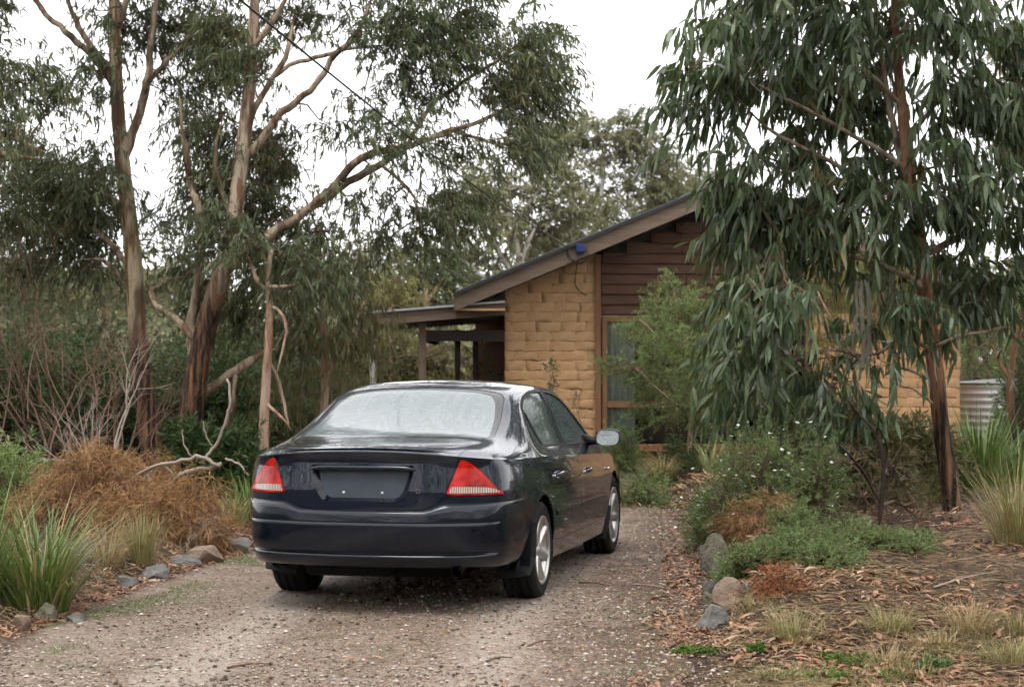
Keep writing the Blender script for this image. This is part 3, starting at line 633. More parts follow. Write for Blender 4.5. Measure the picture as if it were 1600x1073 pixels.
# boot lid with the recess for the missing plate
rec = [(-.335, .925), (-.325, .87), (-.29, .76), (-.262, .722), (-.235, .710), (.235, .710), (.262, .722), (.29, .76), (.325, .87), (.335, .925)]
rec_h = [(0, .710), (.235, .710), (.262, .722), (.29, .76), (.325, .87), (.335, .925), (.325, .934), (0, .937)]
lid = link('boot_lid', car_mesh('boot_lid', [patch(inset(lid_low, GAP, SL, lockL), [rec_h], ev_low, .03), patch(inset(lid_up, GAP, SU, lockU), [], ev_up, .04)], PAINT), car)
q = resamp(rec_h, .02, SL); ctr = np.array([0, .80]); inner = np.stack([q[:, 0]*.90, .825+(q[:, 1]-.825)*.82], 1); inner[:, 0] = np.where(q[:, 0] < 1e-6, 0, inner[:, 0])
A = ev_low(q); B = ev_low(inner, -.034); k = len(q)
rv = np.concatenate([A, B]); rt = []
for i in range(k):
    j = (i+1) % k
    if q[i][0] < 1e-6 and q[j][0] < 1e-6: continue
    rt += [(i, j, k+j), (i, k+j, k+i)]
rt = np.array(rt)[:, ::-1]; v3 = rv[rt]; fn = unit(np.cross(v3[:, 1]-v3[:, 0], v3[:, 2]-v3[:, 0])); rn = np.zeros_like(rv)
for t, f in zip(rt, fn): rn[t] += f
if (fn[:, 1]).mean() > 0: rt = rt[:, ::-1]; rn = -rn
fl = patch(inner, [], lambda P: ev_low(P, -.034), .03, 0, 0) if False else None
def ev_floor(P, push=0.0): return lower(np.abs(P[:, 0]), P[:, 1], -.034)*np.stack([np.where(P[:, 0] < 0, -1, 1)]+[np.ones(len(P))]*2, 1)
full = np.concatenate([inner[inner[:, 0] > 1e-6], (inner[inner[:, 0] > 1e-6]*[-1, 1])[::-1]])
SU_, SL_ = SU, SL
P_ = full; cc = P_.mean(0); fv = ev_floor(np.concatenate([P_, np.stack([np.linspace(-.2, .2, 9), np.full(9, .82)], 1)]))
gx_ = np.linspace(-1, 1, 13); ring_n = len(P_)
vo, eo, fo, _, _, _ = delaunay_2d_cdt([Vector(p) for p in np.concatenate([P_, np.stack([np.linspace(-.2, .2, 9), np.full(9, .82)], 1)])], [(i, (i+1) % ring_n) for i in range(ring_n)], [], 1, 1e-6)
pf = np.array([tuple(v) for v in vo]); RECM = plain('recess_plastic', (.060, .072, .092), .38, 0, .25, 9, .05)
rp = link('plate_recess', mesh_np('plate_recess', ev_floor(pf), tris=[tuple(f) for f in fo if len(f) == 3], mat=RECM, smooth=True), lid)
link('recess_rim', car_mesh('recess_rim', [(rv, unit(rn), np.array(rt))], BUMPP), lid)
aa = np.linspace(-.345, .345, 31); gp = np.stack([np.sign(aa)*lower(np.abs(aa), .922+0*aa)[:, 0], lower(np.abs(aa), .922+0*aa)[:, 1]-.004, .918-.012*(np.abs(aa)/.345)**6], 1)
MB().tube(gp, .019*np.minimum(1, (1.02-np.abs(aa)/.345)*6)**.5, 10).build('boot_handle', BUMPP, lid, smooth=True)
def disc(name, c, r, mat, par, t=.008, seg=14, ax=1):
    c = np.array(c, float); d = np.array([0, 0, 0.0]); d[ax] = 1
    return MB().tube([c+d*t/2, c-d*t/2], r, seg).build(name, mat, par, smooth=False)
for x in (-.125, .125): disc('screw', (x, float(lower(abs(x), .765, -.034)[1])-.003, .765), .008, plain('pale_screw', (.6, .6, .58), .5), lid)
disc('lock', (.361, float(lower(.361, .778)[1])-.004, .778), .015, CHROME, lid, .012); disc('lock_core', (.361, float(lower(.361, .778)[1])-.012, .778), .008, BLACKP, lid, .006)
# lamps
clear = [(.548, .764), (.89, .762), (.895, .768), (.86, .786), (.80, .797), (.66, .803), (.566, .804)]
for s in (1, -1):
    lp = link('tail_light', car_mesh('tail_light', [patch(inset(roundp(lamp, 1), GAP, SL), [clear], ev_low, .025, .004)], REDL, s), car)
    link('reverse_lens', car_mesh('reverse_lens', [patch(inset(clear, .0005, SL), [], ev_low, .02, .0035, .004)], CLEARL, s), lp)
# doors, glass
mould_r = [(2.16, .515), (2.968, .505), (2.968, .545), (2.13, .555)]; mould_f = [(2.995, .505), (4.005, .49), (4.01, .53), (2.995, .545)]
def gl(poly, g=.002): return patch(inset(poly, g, SU), [], ev_up, .05, -.007, .004)
quart = [(3.52, .95), (3.40, 1.30), (3.45, 1.55), (3.80, 1.80), (3.90, 1.55), (4.12, .94)]
rear_g = [(4.18, .94), (3.95, 1.55), (3.84, 1.83), (4.25, 1.985), (4.7, 2.03), (5.15, 2.03), (5.55, 2.02), (5.45, .92)]
for s in (1, -1):
    for nm, lo_, up_, dlo, glass, mo, hy, rz in (('rear_door', rd_low, rd_up, dlo_r, (quart, rear_g), mould_r, .47, .80), ('front_door', fd_low, fd_up, dlo_f, (dlo_f,), mould_f, 1.55, .765)):
        d = link(nm, car_mesh(nm, [patch(inset(lo_, GAP, SL, lockL), [], ev_low, .045), patch(inset(up_, GAP, SU, lockU), [dlo], ev_up, .045)], PAINT, s), car)
        ring = inset(dlo, -.014, SU)
        link('window_trim', car_mesh('window_trim', [patch(ring, [inset(dlo, .004, SU)], ev_up, .03, .0015, .006)], BLACKP, s), d)
        for g in glass: link('window', car_mesh('window', [gl(g)], SGLASS, s), d)
        if nm == 'rear_door': link('window_divider', car_mesh('window_divider', [patch([(4.10, .93), (3.88, 1.55), (3.79, 1.80), (3.86, 1.84), (3.97, 1.55), (4.20, .93)], [], ev_up, .03, -.001, .008)], BLACKP, s), d)
        link('side_moulding', car_mesh('side_moulding', [patch(mo, [], ev_low, .04, .009, .012)], BUMPP, s), d)
        # handle: a pull bar over a scooped plate
        ha = float(np.interp(hy, CT[:, 1][60:-60], CA[60:-60])); t = np.linspace(-1, 1, 15)
        hp_ = lower(ha+t*.095, rz+.006*t+0*t, .004); hp_[:, 0] += .022*(1-t**2)**.5; hp_[:, 0] *= s
        MB().tube(hp_, .0125*(1.08-np.abs(t)**5*.5), 8).build('door_handle', PAINT, d, smooth=True)
        kp = lower(np.array(ha-.135), np.array(rz-.01), .003); MB().tube([kp*[s, 1, 1], (kp+[.006, 0, 0])*[s, 1, 1]], .011, 12).build('keyhole', CHROME, d)
rw = link('rear_window', car_mesh('rear_window', [patch(inset(rwin, GAP, SU, lockU), [rpane], ev_up, .04, -.003, .006)], FRIT), car)
link('pane', car_mesh('pane', [patch(inset(rpane, .0003, SU, lockU), [], ev_up, .04, -.003, 0)], RGLASS), rw)
link('windscreen', car_mesh('windscreen', [patch(inset(wscr, GAP, SU, lockU), [], ev_up, .05, -.003, .006)], SGLASS), car)
link('bonnet', car_mesh('bonnet', [patch(inset(bonnet, GAP, SU, lockU), [], ev_up, .05)], PAINT), car)
# bumpers: swept profile that steps out from the rear panel and blends flush into the sides
def bumper(name, a_list, prof, zt, front=False):
    a_ = np.asarray(a_list, float); P, N = Tat(a_); wr = sm(np.abs(N[:, 1]), .30, .85)[:, None]; pr = np.array(prof)
    top = zt(a_)[:, None]; z = pr[None, :, 1]+(top-pr[0, 1])*np.clip((pr[None, :, 1]-.585)/(pr[0, 1]-.585), 0, 1)
    dd = P[:, None, 2]-z; os_ = np.interp(dd, OS[:, 0], OS[:, 1])+.005*np.minimum(1, (.70-z)/.01+.6); orr = np.interp(dd, ORR[:, 0], ORR[:, 1])+pr[None, :, 0]
    os_ = np.where(z < .32, os_-.25*(.32-z), os_)
    V = P[:, None]+N[:, None]*(os_*(1-wr)+orr*wr)[..., None]; V[..., 2] = z
    k, m = V.shape[:2]; idx = np.arange(k*m).reshape(k, m); Q = np.stack([idx[:-1, :-1], idx[:-1, 1:], idx[1:, 1:], idx[1:, :-1]], -1).reshape(-1, 4)[:, ::-1]
    VV = np.concatenate([V.reshape(-1, 3), V.reshape(-1, 3)*[-1, 1, 1]]); QQ = np.concatenate([Q, Q[:, ::-1]+k*m])
    return link(name, mesh_np(name, VV, quads=QQ, mat=BUMPP, smooth=True), car)
prof = [(-.03, .668), (.010, .666), (.034, .660), (.044, .648), (.049, .630), (.053, .605), (.055, .592), (.0555, .588), (.051, .584), (.051, .581), (.0565, .577), (.058, .56), (.058, .52), (.055, .47), (.049, .425), (.043, .405), (.040, .400), (.022, .394), (.020, .390), (.030, .384), (.045, .377), (.046, .368), (.040, .350), (.024, .322), (.006, .304), (-.06, .296)]
prof_z = [p for p in prof]
bmp = bumper('rear_bumper', np.concatenate([np.arange(0, 1.40, .02), [AR-RA+.003]]), prof, lambda a: .660+.042*sm(a, .38, .54))
bumper('front_bumper', AM-np.concatenate([np.arange(0, 1.15, .025), [AM-AF-RA-.01]])[::-1], [(-.02, .62), (.03, .61), (.05, .58), (.055, .5), (.05, .4), (.04, .3), (0, .22), (-.1, .2)], lambda a: 0*a+.62)
hl = [(AM-.92, .72), (AM-.70, .735), (AM-.42, .725), (AM-.40, .63), (AM-.72, .625), (AM-.9, .66)]
for s in (1, -1): link('headlight', car_mesh('headlight', [patch(hl, [], ev_low, .04, .006, .01)], CLEARL, s), car)
# sills, underbody, exhaust, wheel wells, mud flaps
m = MB().box((-.76, .42, .17), (.76, 2.42, .36)); m.box((-.48, -.62, .19), (.48, .41, .34)); m.box((-.52, -.75, .27), (.52, 3.4, .40)); m.box((-.62, -.95, .30), (.62, -.76, .42)); m.build('underbody', UNDER, car)
m = MB().tube([(.50, -.55, .27), (.56, -.9, .27), (.585, -1.03, .275)], .030, 12, False); ex = m.build('exhaust', RUST, car, smooth=True)
m = MB().tube([(-.45, .0, .29), (.45, .0, .29)], .05, 8); m.tube([(-.14, -.05, .30), (.14, -.05, .30)], [.13, .13], 10); m.build('rear_axle', UNDER, car)
MB().box((-.45, -.95, .22), (.15, -.55, .34)).build('spare_wheel_well', UNDER, car, bevel=.05)
for s in (1, -1):
    for yc in (0, 2.829):
        t = np.linspace(-.25, math.pi+.25, 22); m = MB(); R_ = RA+.012
        V = np.concatenate([np.stack([0*t+s*.905, yc+R_*np.cos(t), .325+R_*np.sin(t)], 1), np.stack([0*t+s*.55, yc+R_*np.cos(t), .325+R_*np.sin(t)], 1), [(s*.55, yc, .3)]])
        k = len(t); m.add(V, quads=[(i, i+1, k+i+1, k+i) for i in range(k-1)], tris=[(2*k, k+i, k+i+1) for i in range(k-1)]); m.build('wheel_well', UNDER, car)
    for ac, tp, dz in ((AR-.30, .54, .16), (AF-.31, .42, .13)):
        y0 = ac-AR if ac < 3 else 2.829+(ac-AF); yt = y0-.055
        x1 = .925 if ac < 3 else .93
        V = [(s*.66, yt+.02, .34), (s*.70, yt-.03, dz), (s*(x1-.02), yt-.035, dz+.03), (s*(x1+.008), yt+.02, .30), (s*(x1+.008), yt+.075, tp)]
        V2 = [(a, b+.014, c) for a, b, c in V]; k = 5
        MB().add(V+V2, quads=[(i, (i+1) % k, k+(i+1) % k, k+i) for i in range(k)], tris=[(0, 1, 2), (0, 2, 3), (0, 3, 4), (5, 7, 6), (5, 8, 7), (5, 9, 8)]).build('mud_flap', BLACKP, car)
# wheels
def lathe(prof, seg=48):
    P = np.array(prof); t = np.arange(seg)/seg*2*math.pi; V = np.stack([np.repeat(P[:, 0][:, None], seg, 1), P[:, 1][:, None]*np.cos(t), P[:, 1][:, None]*np.sin(t)], -1)
    i = np.arange(len(P)-1)[:, None]*seg; j = np.arange(seg)[None]; k = (j+1) % seg
    return V.reshape(-1, 3), np.stack([i+j, i+k, i+seg+k, i+seg+j], -1).reshape(-1, 4)
tyre = [(-.10, .21), (-.112, .235), (-.115, .27), (-.108, .305), (-.092, .321), (-.06, .326), (-.058, .319), (-.050, .319), (-.048, .327), (-.01, .328), (-.008, .32), (.008, .32), (.01, .328), (.048, .327), (.05, .319), (.058, .319), (.06, .326), (.092, .321), (.106, .306), (.112, .29), (.1145, .288), (.1145, .283), (.113, .281), (.114, .26), (.110, .236), (.100, .226)]
rimp = [(-.10, .205), (-.05, .20), (.04, .195), (.07, .205), (.095, .217), (.108, .230), (.114, .228), (.113, .221), (.10, .212)]
WM = []
V, Q = lathe(tyre, 56); WM.append(('tyre', mesh_np('tyre', V, quads=Q, mat=RUBBER, smooth=True)))
m = MB(); V, Q = lathe(rimp, 56); m.add(V, quads=Q); V, Q = lathe([(.02, .0), (.02, .06), (.07, .062), (.086, .05), (.090, .03), (.088, 0)], 28); m.add(V, quads=Q)
for k in range(7):
    t = k/7*2*math.pi+.2; ct, st = math.cos(t), math.sin(t); S = []
    for r, w, x0, x1 in ((.045, .022, .05, .088), (.10, .023, .06, .092), (.16, .030, .07, .099), (.222, .044, .08, .108)):
        for a, b in ((-w, x0), (-w*.85, x1-.006), (0, x1), (w*.85, x1-.006), (w, x0)): S.append((b, r*ct-a*st, r*st+a*ct))
    m.add(S, quads=[(5*i+j, 5*i+j+1, 5*i+j+6, 5*i+j+5) for i in range(3) for j in range(4)])
WM.append(('rim', m.mesh('rim', RIMM, True)))
V, Q = lathe([(-.02, .0), (-.02, .15), (-.03, .15)], 24); WM.append(('brake_disc', mesh_np('brake_disc', V, quads=Q, mat=plain('brake_steel', (.12, .11, .10), .5, .7))))
V, Q = lathe([(.090, .028), (.095, .024), (.095, 0)], 20); WM.append(('hub_cap', mesh_np('hub_cap', V, quads=Q, mat=plain('hub_grey', (.35, .35, .36), .35, .5))))
for s in (1, -1):
    for yc in (0, 2.829):
        w = empty('wheel', (s*.80, yc, .318), 0, car); w.rotation_euler = (random.uniform(0, 6), 0, 0 if s > 0 else math.pi)
        for nm, me in WM: link(nm, me, w)
# door mirrors
for s in (1, -1):
    t = np.linspace(0, 2*math.pi, 25)[:-1]; m = MB(); rows = []
    for yy_, sc in ((-.055, .90), (-.060, .97), (-.05, 1.0), (0, .98), (.05, .86), (.085, .6), (.10, .2)):
        c_, s_ = np.cos(t), np.sin(t); rows.append(np.stack([.098*sc*np.sign(c_)*np.abs(c_)**.62, 0*t+yy_, .066*sc*np.sign(s_)*np.abs(s_)**.7+.004*c_], 1))
    k = 24; V = np.concatenate(rows)*[s, 1, 1]+[s*1.015, 1.99, .988]
    m.add(V, quads=[(r*k+i, r*k+(i+1) % k, (r+1)*k+(i+1) % k, (r+1)*k+i) for r in range(6) for i in range(k)])
    mir = m.build('door_mirror', PAINT, car, smooth=True)
    c_, s_ = np.cos(t), np.sin(t); gv = np.stack([.088*np.sign(c_)*np.abs(c_)**.62, 0*t-.054, .057*np.sign(s_)*np.abs(s_)**.7], 1)*[s, 1, 1]+[s*1.015, 1.99, .988]
    MB().add(np.concatenate([gv, [gv.mean(0)]]), tris=[(i, (i+1) % k, k) if s > 0 else ((i+1) % k, i, k) for i in range(k)]).build('mirror_glass', MIRG, mir)
    MB().tube([(s*.80, 2.04, .965), (s*.88, 2.03, .958), (s*.95, 2.02, .965)], [.05, .034, .03], 10).build('mirror_arm', BLACKP, mir, smooth=True)
disc('fender_badge', (.937, 2.43, .72), .012, CHROME, car, .012, 12, 0)
# ------------------------------------------------------------------ vegetation helpers
def leaf_arrays(B, D, L, Wd, rng, droop=.25, sickle=.14, simple=False):
    """curved lance-shaped leaves: 6 verts, 4 triangles each"""
    N = len(B); D = unit(D); s = unit(np.cross(D, rng.normal(size=(N, 3)))); L = L[:, None]; Wd = Wd[:, None]; g = np.array([0, 0, -1.0])
    c = rng.uniform(-1, 1, (N, 1))*sickle; nrm_ = np.cross(D, s)
    def p(t): return B+D*L*t+g*L*droop*t*t+nrm_*L*c*math.sin(math.pi*t)
    if simple:
        a = p(.45); V = np.stack([B, a-s*Wd*.5, a+s*Wd*.5, p(1.0)], 1); T = np.array([(0, 1, 2), (1, 3, 2)])
        return V.reshape(-1, 3), (T[None]+np.arange(N)[:, None, None]*4).reshape(-1, 3)
    a, b = p(.32), p(.68)
    V = np.stack([B, a-s*Wd*.5, a+s*Wd*.5, b-s*Wd*.42, b+s*Wd*.42, p(1.0)], 1)
    T = np.array([(0, 1, 2), (1, 3, 4), (1, 4, 2), (3, 5, 4)])
    return V.reshape(-1, 3), (T[None]+np.arange(N)[:, None, None]*6).reshape(-1, 3)
def foliage_obj(name, B, D, L, Wd, tint, mat, parent, rng, droop=.25, sickle=.14, origin=(0, 0, 0), simple=False):
    V, T = leaf_arrays(B-np.array(origin), D, L, Wd, rng, droop, sickle, simple)
    o = link(name, mesh_np(name, V, tris=T, mat=mat, tint=np.repeat(tint, 4 if simple else 6)), parent); o['kind'] = 'stuff'; return o
def many_tubes(P0, P1, r0, r1, bend, sides=3, seg=3):
    """N gently bent twigs at once"""
    N = len(P0); t = np.linspace(0, 1, seg+1); d = P1-P0; M = bend[:, None]
    C = P0[:, None]+d[:, None]*t[None, :, None]+M*(4*t*(1-t))[None, :, None]*.5
    u = unit(d); ref = np.where(np.abs(u[:, 2:3]) < .8, np.array([[0, 0, 1.0]]), np.array([[1.0, 0, 0]])); a = unit(np.cross(u, ref)); b = np.cross(u, a)
    th = np.arange(sides)/sides*2*math.pi; R = (r0[:, None]*(1-t)+r1[:, None]*t)
    V = C[:, :, None]+(a[:, None, None]*np.cos(th)[None, None, :, None]+b[:, None, None]*np.sin(th)[None, None, :, None])*R[:, :, None, None]
    i = np.arange(seg)[:, None]*sides; j = np.arange(sides)[None]; k = (j+1) % sides; Q = np.stack([i+j, i+k, i+sides+k, i+sides+j], -1).reshape(-1, 4)
    return V.reshape(-1, 3), (Q[None]+np.arange(N)[:, None, None]*(seg+1)*sides).reshape(-1, 4)
def limb_pts(pts, d, k=5, dz=None):
    P = [W(a, b, d if dz is None else d+dz[i]) for i, (a, b, r) in enumerate(pts)]; R = [.88*r/FPX*d for a, b, r in pts]
    return crom(P, R, k)
def gum(name, label, d, main, limbs, ells, leaf, bark, mats, seed, dep=1.0, group=None, cat='tree', nodes=.16, base=None, singles=0, twigmat=None, back=.35, limbbark=None):
    """a tree: trunk, limbs, twigs and a crown of hanging leaf sprays. ells: (px, py, rx, ry, weight[, depth shift])"""
    rng = np.random.default_rng(seed); sc = FPX/d
    P, R = limb_pts(main, d); b = P[0].copy(); b[2] = gz(b)-.05; root = empty(name, tuple(b)); tag(root, label, cat, group)
    sk = [P]
    m = MB(); m.tube(P-b, R, 12, True, None, .035); m.build('trunk', bark, root, smooth=True)
    for lm in limbs:
        dzv = np.cumsum([0]+[rng.normal(0, .12)*dep for _ in lm[1:]]); q, r = limb_pts(lm, d, 4, dzv); SA = np.concatenate(sk); lowr = q[0]-np.array([0, 0, .22 if q[min(4, len(q)-1)][2] > q[0][2] else 0]); nr = SA[np.argmin(np.linalg.norm((SA-lowr)*[1, .35, 1], axis=1))]
        q = q+(nr-q[0])*np.linspace(1, 0, len(q))[:, None]**2*np.array([0, 1, 0]); q = np.concatenate([nr[None], q[1:]]) if np.linalg.norm(nr-q[0]) < .05 else np.concatenate([nr[None]*.999+q[:1]*.001, (nr[None]+q[:1])/2, q]); r = np.concatenate([r[:1]*.9, r[:1]*.95, r]) if len(q) > len(r) else r
        r = r*np.concatenate([np.ones(len(r)-5), [.9, .8, .65, .5, .3]]); sk.append(q)
        jt = np.cumsum(rng.normal(0, .35, (len(q), 3)), 0); jt -= np.linspace(0, 1, len(q))[:, None]*jt[-1]; q = q+jt*np.minimum(np.maximum(r, .012), .03)[:, None]
        MB().tube(q-b, np.maximum(r, .005), 8, True, None, .05).build('limb', limbbark or bark, root, smooth=True)
    SK = np.concatenate(sk); S = []; NP0 = []; NP1 = []; NR0 = []; NR1 = []
    for e in ells:
        px, py, rx, ry, w = e[:5]; dd = d+(e[5] if len(e) > 5 else rng.normal(back, .5)*dep); c = np.array(W(px, py, dd)); s_ = FPX/dd
        ax = np.array([rx/s_, max(rx, ry)/s_*dep*.9, ry/s_]); n = max(3, int(w*rx*ry/s_/s_*leaf['dens']))
        u = unit(rng.normal(size=(n, 3)))*rng.random((n, 1))**.45; p = c+u*ax; S.append(p)
        nn = max(2, int(n*nodes)); nd = p[rng.choice(n, nn, replace=False)]
        near = SK[np.argmin(np.linalg.norm(SK-c, axis=1))]; hub = c*.65+near*.35
        NP0.append(near[None]); NP1.append(hub[None]); NR0.append([.016*leaf.get('tw', 1)]); NR1.append([.010*leaf.get('tw', 1)])
        NP0.append(np.repeat(hub[None], nn, 0)); NP1.append(nd); NR0.append(np.full(nn, .009*leaf.get('tw', 1))); NR1.append(np.full(nn, .004*leaf.get('tw', 1)))
        k = np.argmin(np.linalg.norm(p[:, None]-nd[None], axis=2), 1); NP0.append(nd[k]); NP1.append(p); NR0.append(np.full(n, .0045*leaf.get('tw', 1))); NR1.append(np.full(n, .003*leaf.get('tw', 1)))
    S = np.concatenate(S); n = len(S); ctr = S.mean(0); th = rng.uniform(0, 2*math.pi, n); out = unit((S-ctr)*[1, 1, .3]+rng.normal(0, .6, (n, 3)))
    td = unit(out*.8+np.array([0, 0, .25])+rng.normal(0, .25, (n, 3))); tl = rng.uniform(*leaf['twig'], n); k = leaf['n']
    t = (np.arange(k)[None]+rng.random((n, k)))/k; tip = S+td*tl[:, None]+np.array([0, 0, -1])*tl[:, None]*.45
    B = S[:, None]+td[:, None]*(tl[:, None]*t)[..., None]+np.array([0, 0, -1.0])*(tl[:, None]*.45*t*t)[..., None]; B = B.reshape(-1, 3)
    D = (td[:, None]*.35+np.array([0, 0, -leaf['hang']])+rng.normal(0, leaf['spread'], (n, k, 3))).reshape(-1, 3)
    N = n*k; keep = rng.random(N) < .93; B, D = B[keep], D[keep]; N = len(B)
    L = leaf['L']*rng.uniform(.6, 1.25, N); Wd = leaf['W']*rng.uniform(.7, 1.3, N)
    sp = np.repeat(rng.random(n)[:, None], k, 1).reshape(-1)[keep]; tint = np.clip(.55*sp+.45*rng.random(N), 0, 1)
    bend = lambda m_, l: rng.normal(0, .06, (m_, 3))*l[:, None]
    P0, P1 = np.concatenate(NP0), np.concatenate(NP1); l = np.linalg.norm(P1-P0, axis=1); bd = bend(len(P0), l); bd[:, 2] += .10*l
    V1, Q1 = many_tubes(P0-b, P1-b, np.concatenate(NR0), np.concatenate(NR1), bd, 3, 2)
    V2, Q2 = many_tubes(S-b, tip-b, np.full(n, .003)*leaf.get('tw', 1), np.full(n, .0015)*leaf.get('tw', 1), td*0+np.array([0, 0, .1])*tl[:, None], 3, 2)
    o = link('twigs', mesh_np('twigs', np.concatenate([V1, V2]), quads=np.concatenate([Q1, Q2+len(V1)]), mat=twigmat or TWIG), root); o['kind'] = 'stuff'
    if singles:
        sel = np.argsort(B[:, 1]-(L*2.0))[:singles]; LV = leaf_variants(mats, seed)
        for i in sel:
            dv = unit(D[i]); s = unit(np.cross(dv, rng.normal(size=3))); q = np.cross(dv, s)
            M = Matrix(((s[0]*Wd[i], dv[0]*L[i], q[0]*L[i], B[i][0]-b[0]), (s[1]*Wd[i], dv[1]*L[i], q[1]*L[i], B[i][1]-b[1]), (s[2]*Wd[i], dv[2]*L[i], q[2]*L[i], B[i][2]-b[2]), (0, 0, 0, 1)))
            link('leaf', LV[rng.integers(len(LV))], root, M)
        kk = np.ones(N, bool); kk[sel] = False; B, D, L, Wd, tint = B[kk], D[kk], L[kk], Wd[kk], tint[kk]
    foliage_obj('crown', B, D, L, Wd, tint, mats, root, rng, leaf.get('droop', .25), .16, b, leaf.get('simple', False))
    return root
def leaf_variants(mat, seed):
    out = []; r = np.random.default_rng(seed+99)
    for i in range(8):
        t = np.linspace(0, 1, 6); w = np.array([.04, .42, .5, .42, .24, .0]); c = r.uniform(-.16, .16); q = r.uniform(-.15, .2)
        V = []
        for a, b in zip(t, w): V += [(-b, a, c*math.sin(math.pi*a)+q*a*a+.0), (0, a, c*math.sin(math.pi*a)+q*a*a-.018), (b, a, c*math.sin(math.pi*a)+q*a*a)]
        Q = [(3*i_+j, 3*i_+j+1, 3*i_+j+4, 3*i_+j+3) for i_ in range(5) for j in range(2)]
        out.append(mesh_np('leaf', V, quads=Q, mat=mat, tint=np.full(len(V), r.uniform(.15, .95)), smooth=True))
    return out
TWIG = plain('twig_bark', (.13, .085, .055), .8, 0, .3, 9); DEADW = plain('dead_grey_wood', (.30, .245, .20), .85, 0, .3, 9, .4); REDTW = plain('red_brown_twig', (.16, .09, .066), .8, 0, .3, 9)
BLADE_Q = None
def blade_variants(mat, n, seed, droop=(.2, 1.1), seg=7, w=1.0, taper=2.5):
    """one blade: length 1 along an arching path, width w; scaled per object"""
    out = []; r = np.random.default_rng(seed)
    for i in range(n):
        dr = r.uniform(*droop); V = []; a = 0; x = z = 0.0; kink = r.uniform(.45, .9); tw = r.uniform(-.5, .5)
        for k in range(seg+1):
            t = k/seg; ww = w*.5*(1-t**taper)*(.75+.25*min(1, t*5)); ca = math.cos(tw*t)
            V += [(x, -ww*ca, z-ww*.25), (x, ww*ca, z+ww*.25*0-ww*.25)]; ang = dr*t**1.6*1.5+(r.uniform(0, .9) if t > kink and r.random() < .25 else 0)
            x += math.sin(ang)/seg; z += math.cos(ang)/seg
        Q = [(2*k, 2*k+1, 2*k+3, 2*k+2) for k in range(seg)]
        me = mesh_np('blade', V, quads=Q, mat=mat, tint=np.full(len(V), r.random()), smooth=True); out.append((me, np.array(V), np.array(Q), float(r.random())))
    return out
def tuft(name, label, loc, n, h, spread, width, mat, seed, cat='grass', group=None, droop=(.2, 1.1), tilt=.5, singles=0, dead=None, deadf=.0, stuffname='blades'):
    """a strap-leaved or grassy clump; the nearest blades are parts of their own, the rest one part"""
    r = np.random.default_rng(seed); root = empty(name, tuple(loc)); tag(root, label, cat, group)
    LV = blade_variants(mat, 9, seed, droop); DV = blade_variants(dead, 5, seed+5, (.6, 1.5)) if dead else None
    items = []
    for i in range(n):
        az = r.uniform(0, 2*math.pi); rad = spread*r.random()**.6; til = tilt*r.random()**.8*(.35+.65*rad/max(spread, 1e-6)); ln = h*r.uniform(.55, 1.12); isd = dead is not None and r.random() < deadf
        azl = az+r.normal(0, .5)
        M = Matrix.Translation((rad*math.cos(az), rad*math.sin(az), -.02)) @ Matrix.Rotation(azl, 4, 'Z') @ Matrix.Rotation(til, 4, 'Y') @ Matrix.Diagonal((ln, width*r.uniform(.6, 1.3), ln, 1))
        items.append((rad*math.sin(az), M, isd, int(r.integers(9)), int(r.integers(5))))
    items.sort(key=lambda q: q[0])
    for y_, M, isd, a, b in items[:singles]: link('blade', (DV[b] if isd else LV[a])[0], root, M)
    for flag, mt in ((False, mat), (True, dead)):
        m = MB()
        for y_, M, isd, a, b in items[singles:]:
            if isd != flag: continue
            v = (DV[b] if isd else LV[a]); Mn = np.array(M); m.add(v[1] @ Mn[:3, :3].T+Mn[:3, 3], quads=v[2], tint=r.random())
        if m.n: o = m.build(stuffname, mt, root, smooth=True); o['kind'] = 'stuff'
    return root
